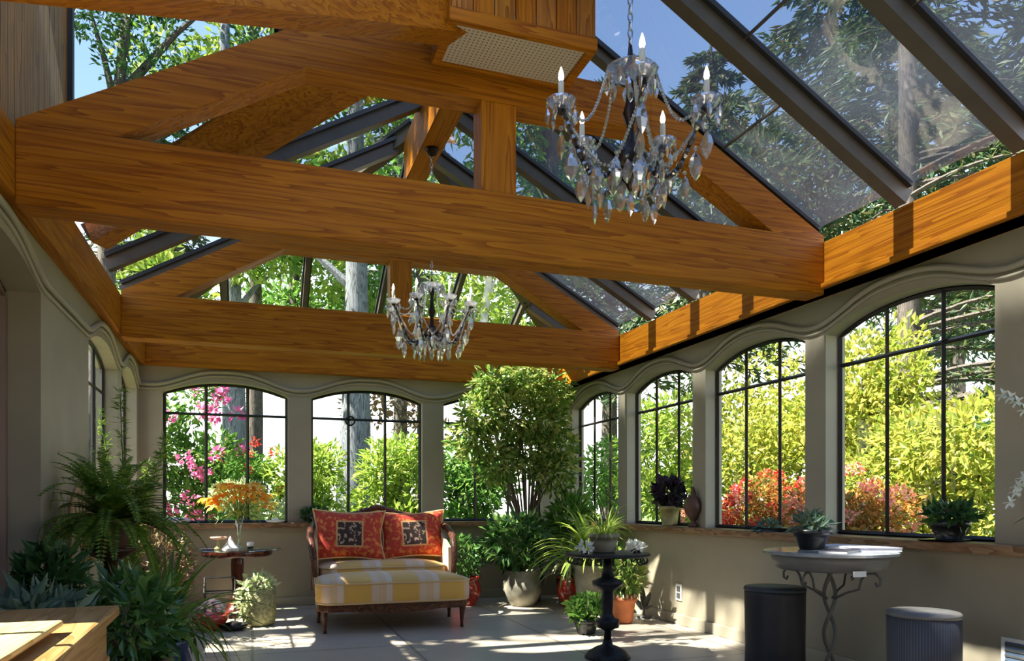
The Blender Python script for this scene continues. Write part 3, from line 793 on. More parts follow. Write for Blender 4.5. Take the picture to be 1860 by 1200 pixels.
def shrub_leaves(c, rad, n, L_, W_, up=.25, shell=.5, mb=None):
    """leaves scattered in an ellipsoid, pointing outward"""
    D = rdirs(n); rr = (shell+(1-shell)*RNG.random((n, 1)))**.6
    P = np.array(c)+D*rr*np.array(rad)
    D2 = unit(D*1.0+RNG.normal(size=(n, 3))*.7+np.array([0, 0, up])); S = side_of(D2)
    l = L_*(.7+.6*RNG.random(n)); w = W_*(.7+.6*RNG.random(n))
    mb = mb or MB(); mb.leaves(P, D2, S, l, w); return mb
def stems(targets, base=(0, 0, 0), r=.006, bend=.1, mb=None):
    mb = mb or MB(); b = Vector(base)
    for t_ in targets:
        t_ = Vector(t_); mid = b.lerp(t_, .5)+Vector((random.uniform(-bend, bend), random.uniform(-bend, bend), bend*.6))
        mb.tube([b, b.lerp(mid, .6)+Vector((0, 0, .02)), mid, t_], [r, r*.85, r*.65, r*.3], 5)
    return mb
def sph_targets(c, rad, n):
    D = rdirs(n); D[:, 2] = abs(D[:, 2])*.8-.1
    return (np.array(c)+D*np.array(rad)*.85).tolist()
def bushy(parent, z0, c, rad, n, L_, W_, mat, ns=14, stem='stem_brown', nm='foliage'):
    stems(sph_targets(c, rad, ns), (0, 0, z0), .007).build('stems', stem, parent)
    return shrub_leaves(c, rad, n, L_, W_, .1, .35).build(nm, mat, parent)
def straps(parent, z0, n, Lr, w, mat, elev=(.5, 1.4), droop=1.0, nm='leaves', spread=.02, seg=7):
    mb = MB()
    for i in range(n):
        a = random.uniform(0, 2*PI); e = random.uniform(*elev); L_ = random.uniform(*Lr)
        mb.strap((spread*math.cos(a), spread*math.sin(a), z0), (math.cos(a)*math.cos(e), math.sin(a)*math.cos(e), math.sin(e)), L_, w*random.uniform(.7, 1.2), droop, seg)
    return mb.build(nm, mat, parent)
def fern_fronds(mb, z0, n, Lr, elev=(.2, 1.3), droop=1.6, pl=.05, sweep=(0, 2*PI), base=(0, 0)):
    Bs, Ds, Ss, Ls = [], [], [], []
    for i in range(n):
        a = random.uniform(*sweep); e = random.uniform(*elev); L_ = random.uniform(*Lr); seg = 26
        p = Vector((base[0], base[1], z0)); d = Vector((math.cos(a)*math.cos(e), math.sin(a)*math.cos(e), math.sin(e))); st_ = L_/seg; pts = [p.copy()]
        for k in range(seg):
            p = p+d*st_; d = (d+Vector((0, 0, -droop*st_))).normalized(); pts.append(p.copy())
            sd = d.cross(Vector((0, 0, 1)));
            if sd.length < 1e-3: sd = Vector((1, 0, 0))
            sd.normalize(); t_ = k/seg
            for s_ in (-1, 1):
                dd = (sd*s_+d*.35).normalized()
                Bs.append(tuple(p)); Ds.append(tuple(dd)); Ss.append(tuple(d)); Ls.append(pl*(1-t_)**.7*(1 if t_ > .12 else .5)+.008)
        mb.tube(pts, .0022, 3)
    mb.leaves(np.array(Bs), np.array(Ds), np.array(Ss), np.array(Ls), st_*.95, .1)
    return mb

# ------------------------------------------------------------------ round pedestal table by the end windows
tb = thing('pedestal_table', 'round red mahogany pedestal table with glass top left of settee', 'table', (-.145, 8.12, 0))
MB().lathe([(.43, 0), (.435, .006), (.43, .012)], 48, (0, 0, .672)).build('glass_top', 'table_glass', tb)
MB().lathe([(.30, 0), (.335, .012), (.345, .04), (.335, .062), (.335, .066)], 48, (0, 0, .605)).build('apron', 'mahogany', tb, smooth=True)
MB().lathe([(.045, 0), (.05, .02), (.05, .3), (.058, .36), (.062, .5), (.055, .58)], 8, (0, 0, .03)).build('column', 'mahogany', tb)
MB().lathe([(.20, 0), (.205, .03), (.16, .05), (.10, .09), (.075, .16), (.06, .22)], 32).build('base', 'mahogany', tb, smooth=True)
vz = thing('flower_vase', 'tall glass vase of orange and yellow lilies on round table', 'vase', (-.13, 8.12, .685))
MB().lathe([(.05, 0), (.05, .01), (.02, .03), (.018, .10), (.028, .2), (.04, .30), (.037, .30), (.024, .2), (.012, .1)], 20).build('glass', 'vase_glass', vz, smooth=True)
sm = MB(); lf = MB()
for i in range(30):
    a = 2*PI*i/30+random.uniform(-.2, .2); e = random.uniform(.05, 1.25); R_0 = random.uniform(.22, .42)
    tip = Vector((math.cos(a)*math.cos(e)*R_0, math.sin(a)*math.cos(e)*R_0*.8, .50+math.sin(e)*.20-.09*(math.cos(e))))
    sm.tube([(0, 0, .05), (0, 0, .3), tip*.5+Vector((0, 0, .22)), tip], .003, 4)
    m_ = MB()
    for k in range(7):
        b = 2*PI*k/7; dd = Vector((math.cos(b), math.sin(b), random.uniform(-.1, .6)))+Vector((math.cos(a), math.sin(a), 0))*.4
        m_.strap(tip, dd, .125, .055, .9, 4)
    m_.ball(tip, .012, .012, .012, 6, 4)
    m_.build('lily_bloom', 'lf_yellow' if i % 4 == 0 else 'lf_orange', vz)
for i in range(30):
    a = random.uniform(0, 2*PI); lf.strap((0, 0, .32), (math.cos(a), math.sin(a), random.uniform(.3, 1.5)), random.uniform(.15, .3), .025, 1.0, 5)
sm.build('stems', 'stem_green', vz); lf.build('leaves', 'lf_lime', vz)
ws = thing('stone_figurine', 'small white pointed stone piece at foot of the lily vase', 'ornament', (-.21, 8.02, .685))
MB().lathe([(.085, 0), (.08, .015), (.05, .05), (.02, .10), (.004, .13)], 9).build('body', 'white_stone', ws)
ms = thing('cake_stand', 'small pink topped footed dish on left side of round table', 'dish', (-.32, 8.05, .685))
MB().lathe([(.04, 0), (.042, .012), (.02, .03), (.018, .08), (.03, .10)], 18).build('foot', 'olive_glaze', ms, smooth=True)
MB().lathe([(.02, 0), (.075, .012), (.085, .028), (.07, .03), (.01, .022)], 22, (0, 0, .095)).build('plate', 'pink_ceramic', ms, smooth=True)
cp = thing('candle_cup', 'tiny dark and white cup on round table right of the vase', 'cup', (-.02, 8.02, .685))
MB().lathe([(.022, 0), (.03, .005), (.032, .025)], 16).build('base', 'black_pot', cp); MB().lathe([(.03, 0), (.036, .02), (.034, .04), (.028, .045)], 16, (0, 0, .025)).build('bowl', 'white_stone', cp, smooth=True)
td = thing('small_tray', 'little dark oval tray lying at left end of round table', 'tray', (-.43, 8.0, .685))
MB().lathe([(.04, 0), (.055, .006), (.058, .012), (.04, .006)], 20, (0, 0, 0), 1.2, .8).build('dish', 'dark_paper', td)

# stool-like ceramic planter with pale plant
gp = thing('potted_plant', 'variegated pale plant spilling over an olive basket beside pedestal table', 'plant', (.06, 7.42, 0))
MB().lathe([(.12, 0), (.145, .03), (.155, .15), (.15, .3), (.14, .345), (.12, .345), (.125, .31)], 24).build('basket', 'basket', gp, smooth=True)
MB().lathe([(.125, 0), (.12, .004)], 20, (0, 0, .3)).build('soil', 'soil', gp)
mb = shrub_leaves((0, 0, .40), (.13, .13, .07), 130, .07, .04); shrub_leaves((-.13, -.06, .24), (.06, .08, .18), 120, .08, .045, -.2, .3, mb); mb.build('foliage', 'lf_pale', gp)
# carved shell ornament, wire frame, black dish, red bowl
sh = thing('shell_ornament', 'cream patterned dome shaped ornament on floor beneath round table', 'ornament', (-.38, 7.55, 0))
pr_ = MB()
for k in range(40):
    a = k/40*2*PI*5; z = .26*(k/40); r = .12*math.sqrt(max(0.02, 1-(k/41)**2)); pr_.ball((r*math.cos(a), r*.8*math.sin(a), .10+z*.55), .028, .022, .02, 6, 4)
pr_.build('carving', 'white_stone', sh, smooth=True); MB().lathe([(.08, 0), (.12, .05), (.13, .10), (.10, .17), (.03, .22)], 20, (0, 0, 0), 1, .8).build('body', 'apron_stone', sh, smooth=True)
wf = thing('wire_stand', 'black wire magazine rack standing behind the cream ornament', 'rack', (-.30, 7.85, 0))
for x in (-.14, .14):
    MB().tube([(x, -.08, 0), (x, -.08, .28), (x, .0, .42), (x, .08, .28), (x, .08, 0)], .008, 6).build('side_frame', 'iron', wf)
MB().tube([(-.14, -.08, .28), (.14, -.08, .28)], .008, 6).tube([(-.14, .08, .28), (.14, .08, .28)], .008, 6).tube([(-.14, 0, .42), (.14, 0, .42)], .008, 6).build('rail', 'iron', wf)
rbw = thing('planter_bowl', 'low red glazed bowl on floor in front of pedestal table', 'bowl', (-.36, 7.28, 0))
MB().lathe([(.07, 0), (.10, .02), (.15, .09), (.165, .14), (.15, .14), (.12, .08), (.02, .04)], 28).build('bowl', 'red_glaze', rbw, smooth=True)
bd = thing('round_tray', 'black shallow dish on sunlit floor near the olive basket', 'dish', (-.16, 7.22, 0))
MB().lathe([(.07, 0), (.11, .015), (.125, .055), (.115, .055), (.09, .02)], 24).build('dish', 'black_pot', bd, smooth=True); MB().ball((.0, 0, .05), .07, .06, .03, 12, 6).build('stones', 'iron', bd)

# ------------------------------------------------------------------ left foreground
ds = thing('sideboard', 'light wood table corner at bottom left edge of the room', 'table', (-.84, 2.55, 0), math.radians(1))
MB().box(-.25, .36, -.95, .72, .705, .75).build('top', 'pale_wood', ds, bevel=.012)
MB().box(-.22, .32, -.90, .68, .56, .705).build('apron', 'pale_wood', ds)
for x in (-.20, .30):
    for y in (-.88, .66): MB().box(x-.03, x+.03, y-.03, y+.03, 0, .56).build('leg', 'pale_wood', ds, bevel=.006)
tbx = thing('wooden_box', 'pale yellow flat wooden box lying on the corner table', 'box', (-.80, 2.36, .75))
MB().box(-.25, .22, -.40, .24, 0, .02).build('body', 'pale_wood', tbx); MB().box(-.27, .25, -.43, .27, .02, .04).build('lid', 'yellow_wood', tbx, bevel=.008)

# fern on a tall plant stand
fs = thing('plant_stand', 'dark wooden pedestal holding the big drooping fern by left wall', 'stand', (-.80, 5.0, 0))
MB().lathe([(.15, 0), (.15, .02), (.05, .05), (.03, .2), (.045, .4), (.03, .6), (.04, .8), (.14, .86), (.15, .88)], 24).build('column', 'dark_wood_flat', fs, smooth=True)
fn = thing('boston_fern', 'large drooping fern in brown pot on the tall stand', 'fern', (-.80, 5.0, .88))
pot(fn, .09, .125, .17, 'brown_pot')
fern_fronds(MB(), .15, 120, (.42, .70), (.1, 1.35), 3.0, .065).build('fronds', 'lf_fern', fn)
# tall feathery asparagus plant behind it
af = thing('asparagus_fern', 'tall thin feathery plant rising beside left windows behind fern', 'plant', (-.86, 6.05, 0))
pot(af, .12, .16, .3, 'brown_pot')
mb = MB()
for i in range(9):
    a = random.uniform(0, 2*PI); L_ = random.uniform(.7, 1.4); tx = Vector((math.cos(a)*.3*L_-.05, math.sin(a)*.3*L_, L_+.55))
    pts = [Vector((0, 0, .28)).lerp(tx, u)+Vector((0, 0, .15*math.sin(PI*u))) for u in np.linspace(0, 1, 14)]
    mb.tube([tuple(p) for p in pts], .003, 4)
    B, D = [], []
    for p in pts[4:]:
        for k in range(16):
            d = Vector((random.gauss(0, 1), random.gauss(0, 1), random.gauss(.3, .5))).normalized(); B.append(tuple(p+Vector((0, 0, random.uniform(-.03, .03))))); D.append(tuple(d))
    D = np.array(D); mb.leaves(np.array(B), D, side_of(D), .075, .010)
mb.build('foliage', 'lf_fern', af)
# wicker armchair with arched back
wc = thing('wicker_chair', 'wicker armchair with arched spindle back half hidden by the fern', 'chair', (-1.0+.13, 5.62, 0), math.radians(70))
wp = [(.21*math.cos(a), .18, 1.05+.26*math.sin(a)) for a in np.linspace(0, PI, 17)]
MB().tube([(.21, .18, .42)]+wp+[(-.21, .18, .42)], .015, 8).build('back_frame', 'wicker', wc, smooth=True)
for k in range(9):
    x = -.17+.34*k/8; MB().tube([(x*.4, .18, .75), (x, .18, 1.05+.255*math.sqrt(max(0, 1-(x/.21)**2)))], .006, 5).build('spindle', 'wicker', wc)
MB().lathe([(.21, 0), (.23, .02), (.23, .05), (.2, .06)], 24, (0, 0, .40)).build('seat', 'wicker', wc)
for x in (-.16, .16):
    for y in (-.15, .15): MB().tube([(x, y, 0), (x, y, .4)], .016, 6).build('leg', 'wicker', wc)
# spider plant in a blue pot
sp_ = thing('potted_plant', 'arching green plant in dark blue glazed pot at lower left', 'plant', (-.46, 4.38, 0))
urn(sp_, .17, .42, 'blue_glaze', .6, .78)
straps(sp_, .42, 90, (.35, .62), .03, 'lf_fern', (.3, 1.45), 1.5)
dr = thing('potted_plant', 'upright strap leaved plant in dark tub behind blue pot', 'plant', (-.52, 5.15, 0))
pot(dr, .13, .17, .28, 'black_pot')
straps(dr, .28, 60, (.45, .85), .045, 'lf_fern', (.7, 1.5), .9)
# bougainvillea-like bush left of pedestal table
bg = thing('potted_plant', 'brown and green twiggy bush in dark tub left of round table', 'plant', (-.72, 6.75, 0))
pot(bg, .14, .18, .3, 'brown_pot'); bushy(bg, .28, (0, 0, .62), (.27, .27, .32), 900, .05, .03, 'lf_brown', 16)
# low dark plants behind the corner table
for (x, y, h, r, mt, lb) in ((-.86, 3.55, .42, .22, 'lf_blue', 'low grey green bush nearest the bottom left table'), (-.52, 3.78, .44, .20, 'lf_glossy', 'dark glossy low bush to the right behind corner table'), (-.96, 4.25, .55, .16, 'lf_dark', 'dark low bush against left doorway post')):
    q = thing('potted_plant', lb, 'plant', (x, y, 0)); pot(q, .12, .16, h, 'brown_pot')
    bushy(q, h-.03, (0, 0, h+.18), (r, r, .2), 420, .10, .035, mt, 10)
# trailing plant at the corner of the table
tp_ = thing('potted_plant', 'trailing ivy like plant hanging down right of corner table', 'plant', (-.52, 3.95-.1+.35, 0))
tp_.location = (-.62, 4.62, 0)
pot(tp_, .10, .13, .55, 'stone_pot'); mb = shrub_leaves((0, 0, .62), (.17, .17, .12), 260, .07, .04)
shrub_leaves((.02, -.14, .35), (.10, .06, .25), 260, .06, .035, -.3, .3, mb); mb.build('foliage', 'lf_mid', tp_)

# ------------------------------------------------------------------ right rear plant corner
fc = thing('weeping_fig', 'tall indoor tree with bright green crown in the rear right corner', 'tree', (3.05, 8.22, 0))
pot(fc, .15, .20, .32, 'black_pot')
trk = MB(); crown = [(2.36, 8.12, 1.9), (2.6, 8.1, 2.45), (2.95, 8.05, 2.55), (3.3, 8.1, 2.45), (3.25, 8.1, 2.1), (2.85, 8.1, 2.1), (2.45, 8.05, 2.15), (3.4, 8.15, 1.8), (3.0, 8.15, 1.75), (2.65, 8.12, 1.6), (3.35, 8.1, 1.5)]
for cx, cy, cz in crown:
    for k in range(3):
        b = Vector((0.02*k, 0, .30)); e_ = Vector((cx-3.05+random.uniform(-.1, .1), cy-8.22+random.uniform(-.08, .08), cz+random.uniform(-.1, .1)))
        trk.tube([b, Vector((e_.x*.15, e_.y*.2, .9)), Vector((e_.x*.45, e_.y*.6, .9+(e_.z-.9)*.5)), e_], [.016, .012, .009, .004], 5)
trk.build('trunk', 'stem_brown', fc)
mb = MB()
for cx, cy, cz in crown: shrub_leaves((cx-3.05, cy-8.22, cz), (.29, .22, .26), 430, .10, .042, -.35, .1, mb)
mb.build('foliage', 'lf_ficus', fc)
# big urn with leafy plant in front
up = thing('potted_plant', 'bushy leafy plant in big round grey brown glazed urn', 'plant', (2.86, 7.86, 0))
urn(up, .225, .40, 'stone_pot', .6, .8)
mb = MB(); stems(sph_targets((0, 0, .75), (.38, .33, .28), 22), (0, 0, .36), .008).build('stems', 'stem_green', up)
shrub_leaves((-.05, 0, .72), (.38, .32, .29), 620, .13, .058, -.2, .35, mb); mb.build('foliage', 'lf_glossy', up)
# small red pot by the settee
rp1 = thing('potted_plant', 'small leafy plant in round red pot tucked behind settee', 'plant', (2.28, 8.10, 0))
urn(rp1, .16, .32, 'red_glaze', .6, .8); bushy(rp1, .3, (-.03, 0, .56), (.24, .22, .22), 420, .085, .045, 'lf_glossy', 12, 'stem_green')
rp2 = thing('potted_plant', 'arching strap leaf plant in tall red glazed pot', 'plant', (3.33, 7.62, 0))
urn(rp2, .14, .34, 'red_glaze', .6, .8); straps(rp2, .33, 100, (.35, .7), .04, 'lf_pale', (.5, 1.45), 1.1)
hb = thing('potted_plant', 'broad leaved green plant filling the corner under windows', 'plant', (3.54, 8.10, 0))
pot(hb, .13, .17, .3, 'brown_pot'); bushy(hb, .3, (0, 0, .85), (.23, .23, .42), 520, .16, .06, 'lf_mid', 20, 'stem_green')
lp_ = thing('potted_plant', 'bright lime spiky plant with arching leaves before corner window', 'plant', (3.36, 7.18, 0))
pot(lp_, .12, .16, .5, 'stone_pot'); straps(lp_, .5, 100, (.4, .85), .06, 'lf_lime', (.6, 1.5), 1.0)
gr = thing('potted_plant', 'low round leaved green plant on floor beside iron pedestal', 'plant', (2.77, 5.98, 0))
pot(gr, .08, .11, .14, 'black_pot'); bushy(gr, .12, (0, 0, .22), (.17, .17, .13), 330, .06, .045, 'lf_mid', 10, 'stem_green')
tc_ = thing('potted_plant', 'leafy plant in orange terracotta pot near the sunlit wall', 'plant', (3.36, 6.42, 0))
pot(tc_, .09, .125, .25, 'terracotta', .014)
bushy(tc_, .24, (0, 0, .50), (.20, .20, .24), 380, .09, .045, 'lf_ficus', 12, 'stem_green')
mb = MB()
for k in range(18):
    a = 2*PI*k/18; mb.ball((.125*math.cos(a), .125*math.sin(a), .25+.01*(k % 2)), .018, .018, .03, 6, 4)
mb.build('rim_petals', 'pink_ceramic', tc_)
cc = thing('leaf_shadow_form', 'small dark leaf shapes standing in for a plant shadow at sunlit right wall', 'ornament', (3.70, 6.62, 0))  # solid dark leaf shapes in place of a plant's cast shadow
MB().lathe([(.07, 0), (.06, .02), (.012, .03), (.010, .12)], 12).build('base', 'grey_iron', cc)
mb = MB()
for (x, y, z, a_, L_) in ((0, 0, .10, .2, .24), (0, -.03, .12, -.5, .18), (0, .04, .08, .9, .17), (0, -.05, .10, -1.1, .12)):
    mb.strap((x, y, z), (0.02, math.sin(a_), math.cos(a_)), L_, .07, .1, 5)
o = mb.build('shadow_blades', 'grey_iron', cc); so = o.modifiers.new('s', 'SOLIDIFY'); so.thickness = .01

# iron pedestal with round top, holding grass pot
it = thing('pedestal_table', 'black iron pedestal table with round rim, between settee and bistro table', 'table', (2.49, 5.0, 0))
MB().lathe([(.17, 0), (.17, .02), (.14, .05), (.09, .08), (.04, .10), (.03, .14)], 28).build('base', 'iron', it, smooth=True)
MB().lathe([(.028, .14), (.028, .20), (.055, .22), (.085, .23), (.09, .27), (.085, .285), (.05, .30), (.04, .34), (.045, .42), (.05, .50), (.11, .54), (.115, .57), (.05, .60), (.035, .66), (.03, .76)], 20).build('column', 'iron', it, smooth=True)
MB().lathe([(.30, 0), (.315, .008), (.315, .022), (.30, .028)], 40, (0, 0, .755)).build('top', 'iron', it)
mb = MB()
for k in range(20):
    a = 2*PI*k/20
    ring = [(math.cos(a)*(.27+.028*math.cos(b)), math.sin(a)*(.27+.028*math.cos(b)), .728+.028*math.sin(b)) for b in np.linspace(0, 2*PI, 9)[:-1]]
    MB().tube(ring, .005, 5, closed=True).build('rim_ring', 'iron', it)
gpt = thing('potted_plant', 'grassy plant in weathered pot on the iron pedestal', 'plant', (2.47, 5.02, .784))
pot(gpt, .085, .105, .14, 'stone_pot'); straps(gpt, .13, 150, (.12, .27), .008, 'lf_lime', (.4, 1.5), 1.0, 'grass', .05, 4)
for i, (x, y, lb) in enumerate(((2.27, 4.92, 'white flower cluster on left of the iron pedestal top'), (2.66, 4.86, 'white flower cluster in middle right of iron pedestal top'), (2.74, 5.05, 'white flower cluster at right rim of iron pedestal top'))):
    q = thing('flower_cluster', lb, 'flowers', (x, y, .784), 0, 'white blossoms on the iron pedestal')
    MB().lathe([(.028, 0), (.03, .02), (.02, .022)], 12).build('cup', 'black_pot', q)
    shrub_leaves((0, 0, .045), (.05, .05, .03), 60, .035, .028, .3, .3).build('blossoms', 'lf_white', q)

# ------------------------------------------------------------------ bistro table and stools
bt = thing('bistro_table', 'round grey marble bistro table on twisted iron stem by right wall', 'table', (3.15, 3.47, 0))
MB().lathe([(.345, 0), (.365, .006), (.365, .020), (.35, .026)], 56, (0, 0, .852)).build('marble_top', 'marble', bt)
MB().lathe([(.27, 0), (.295, .01), (.31, .045), (.33, .085)], 48, (0, 0, .767)).build('apron', 'apron_stone', bt, smooth=True)
tw = MB()
for s_ in (0, PI):
    tw.tube([(.03*math.cos(s_+z*14), .03*math.sin(s_+z*14), z) for z in np.linspace(.10, .77, 46)], .011, 6)
tw.build('twisted_stem', 'grey_iron', bt, smooth=True)
for k in range(3):
    a = 2*PI*k/3+.4+PI; ca, sa = math.cos(a), math.sin(a)
    MB().tube([(ca*r, sa*r, z) for r, z in ((.03, .16), (.10, .17), (.22, .08), (.30, .02), (.33, .035), (.32, .06))], .010, 6).build('foot', 'grey_iron', bt, smooth=True)
for k in range(4):
    a = math.radians(200)+k*PI/2; ca, sa = math.cos(a), math.sin(a)
    sc_ = [(.03, .60), (.10, .64), (.17, .665), (.185, .72), (.215, .757), (.26, .762), (.29, .735), (.29, .70), (.272, .69), (.262, .71)]
    MB().tube([(ca*r, sa*r, z) for r, z in sc_], .007, 6).build('scroll_bracket', 'grey_iron', bt, smooth=True)
MB().box(-.13, -.05, -.325, -.315, .755, .785).build('price_tag', 'white_plastic', bt)
bp_ = thing('potted_plant', 'grey green succulent in black pot on the bistro table', 'plant', (3.10, 3.56, .878))
pot(bp_, .07, .10, .12, 'black_pot'); bushy(bp_, .11, (0, 0, .15), (.09, .09, .05), 80, .07, .03, 'lf_blue', 8, 'stem_green')
def mag(name, loc, rz, w, h, t_, m1, m2, lb, cat='magazine'):
    q = thing(name, lb, cat, loc, rz); MB().box(-w/2, w/2, -h/2, h/2, 0, t_).build('pages', m1, q)
    MB().box(-w/2-.003, w/2+.003, -h/2-.003, h/2+.003, t_, t_+.003).build('cover', m2, q); return q
mag('newspaper', (3.31, 3.57, .878), .3, .30, .22, .016, 'white_plastic', 'paper', 'pale folded newspaper lying on the bistro table')
mag('magazine', (3.31, 3.34, .878), -.35, .28, .19, .02, 'paper', 'paper', 'thick pale magazine nearest the right edge of bistro table')
mag('magazine', (3.06, 3.30, .878), .5, .20, .15, .012, 'white_plastic', 'dark_paper', 'dark covered booklet in front of the black pot on table')
s1 = thing('stool', 'tall black cylindrical stool left of the bistro table', 'stool', (3.00, 3.76, 0))
MB().lathe([(.165, 0), (.178, .01), (.174, .3), (.178, .6), (.178, .625)], 48).build('body', 'stool_black', s1, smooth=True)
MB().lathe([(.181, 0), (.183, .012), (.176, .024), (.02, .027)], 48, (0, 0, .618)).build('seat', 'stool_top_black', s1, smooth=True)
s2 = thing('stool', 'grey ribbed cylindrical stool at lower right below bistro table', 'stool', (3.25, 2.92, 0))
MB().lathe([(.16, 0), (.172, .01), (.172, .3), (.172, .575)], 64).build('body', 'stool_rib', s2, smooth=True)
MB().lathe([(.175, 0), (.177, .012), (.166, .024), (.02, .025)], 56, (0, 0, .572)).build('seat', 'apron_stone', s2, smooth=True)

# ------------------------------------------------------------------ things on the sills
q = thing('potted_plant', 'dark purple leaved plant in yellow olive pot on right sill', 'plant', (3.84, 6.36, SILL))
pot(q, .07, .095, .19, 'olive_glaze'); bushy(q, .18, (0, 0, .32), (.15, .14, .12), 240, .09, .07, 'lf_purple', 8)
q = thing('finial_urn', 'dark pointed finial urn on right sill against the window pier', 'urn', (3.78, 5.86, SILL))
MB().lathe([(.045, 0), (.05, .02), (.02, .05), (.03, .07), (.075, .14), (.085, .20), (.06, .26), (.02, .29), (.025, .31), (.006, .37)], 20).build('body', 'brown_pot', q, smooth=True)
q = thing('succulent_dish', 'shallow dark dish of succulents on the right sill behind bistro table', 'dish', (3.82, 4.78, SILL))
MB().lathe([(.10, 0), (.17, .015), (.18, .03), (.16, .028)], 28, (0, 0, 0), .55, 1).build('dish', 'black_pot', q)
shrub_leaves((0, .08, .045), (.05, .10, .03), 90, .055, .02, .4, .3).build('succulents', 'lf_blue', q)
q = thing('potted_plant', 'low plant in wide black pot on sill at nearest right window', 'plant', (3.80, 3.24, SILL))
pot(q, .07, .10, .12, 'black_pot'); MB().lathe([(.10, 0), (.115, .008), (.11, .012)], 24).build('saucer', 'black_pot', q)
bushy(q, .11, (0, 0, .15), (.12, .14, .05), 160, .07, .04, 'lf_dark', 8)
q = thing('orchid', 'white orchid sprays at right edge beside the window pier', 'orchid', (3.78, 2.58, SILL))
pot(q, .05, .065, .10, 'black_pot'); straps(q, .1, 7, (.15, .25), .05, 'lf_dark', (.3, 1), 1)
mb = MB(); fb = MB()
for (ty, tz) in ((.24, .78), (.16, .30), (.20, .22)):
    P = [Vector((0, 0, .1)).lerp(Vector((-.10, ty, tz)), u)+Vector((0, 0, .18*math.sin(PI*u))) for u in np.linspace(0, 1, 9)]
    mb.tube([tuple(p) for p in P], .003, 5)
    for p in P[4:]:
        fb = MB(); fb.ball(tuple(p), .006, .006, .006, 6, 4)
        for k in range(5): fb.strap(tuple(p), (math.sin(k*1.256)*.4-.4, math.cos(k*1.256), math.sin(k*1.256)), .042, .034, .2, 3)
        fb.build('bloom', 'lf_white', q)
mb.build('stem', 'stem_green', q)
q = thing('white_dish', 'small white scalloped dish on the back sill beside the pier', 'dish', (.24, 8.64, SILL))
MB().lathe([(.04, 0), (.09, .012), (.11, .03), (.06, .02), (.012, .05), (.003, .07)], 20).build('dish', 'white_stone', q, smooth=True)
q = thing('trailing_plant', 'dark trailing plant on back sill just left of the settee', 'plant', (.66, 8.62, SILL))
pot(q, .05, .065, .08, 'black_pot'); mb = shrub_leaves((0, 0, .10), (.13, .08, .08), 200, .06, .03); mb.build('foliage', 'lf_dark', q)
q = thing('folded_cloth', 'grey blue rolled cloth lying at left end of back sill', 'cloth', (-.78, 8.64, SILL))
MB().ball((0, 0, .035), .16, .07, .035, 16, 8).build('roll', 'paper', q, smooth=True)

# wall outlets
q = thing('wall_outlet', 'dark power outlet with pale plate on the sunlit right wall', 'outlet', (XR-.004, 6.156, .305))
MB().box(-.006, .004, -.05, .05, -.08, .08).build('plate', 'white_plastic', q, bevel=.004)
for dz in (-.032, .032): MB().box(-.009, -.004, -.03, .03, dz-.026, dz+.026).build('socket', 'grey_iron', q)
q = thing('wall_vent', 'blue grey vent grille with white frame low on right wall', 'vent', (XR-.004, 2.80, .30))
MB().box(-.008, .004, -.13, .13, -.10, .13).build('frame', 'white_plastic', q)
MB().box(-.012, -.004, -.105, .105, -.08, .11).build('grille', 'grey_blue', q)
for k in range(6): MB().box(-.016, -.010, -.105, .105, -.06+k*.03, -.05+k*.03).build('slat', 'grey_iron', q)

# ------------------------------------------------------------------ garden outside
G0 = -.12
def bush(name, label, c, rad, n, L_, W_, mat, group=None, flowers=None, stemr=.03, shell=.35, cat='bush'):
    t = thing(name, label, cat, (c[0], c[1], G0), 0, group)
    cz = c[2]-G0
    mb = MB()
    k = max(5, int(n/260))
    # lumpy crown from several overlapping clusters
    cl = rdirs(k)*RNG.random((k, 1))**.4
    for i in range(k):
        cc_ = (cl[i][0]*rad[0]*.72, cl[i][1]*rad[1]*.72, cz+cl[i][2]*rad[2]*.74)
        shrub_leaves(cc_, (rad[0]*.42, rad[1]*.42, rad[2]*.36), n//k, L_, W_, .1, shell, mb)
    mb.build('foliage', mat, t)
    sm = MB()
    for i in range(6):
        e_ = cl[i % k]; sm.tube([(random.uniform(-.1, .1)*rad[0], random.uniform(-.1, .1), 0), (e_[0]*rad[0]*.3, e_[1]*rad[1]*.3, cz*.5), (e_[0]*rad[0]*.7, e_[1]*rad[1]*.7, cz+e_[2]*rad[2]*.6)], [stemr, stemr*.7, stemr*.3], 5)
    sm.build('stems', 'bark', t)
    if flowers:
        fm, fn_, fs_, zlo = flowers
        fb = MB()
        D = rdirs(fn_); D[:, 1] = -abs(D[:, 1])*.9 if c[0] < 3.9 else D[:, 1]
        if c[0] > 3.9: D[:, 0] = -abs(D[:, 0])
        for d in D:
            p = (d[0]*rad[0]*.98, d[1]*rad[1]*.98, cz+max(zlo, d[2])*rad[2]*.95)
            shrub_leaves(p, (fs_, fs_, fs_), 22, fs_*.95, fs_*.7, .2, .3, fb)
        fb.build('flowers', fm, t)
    return t
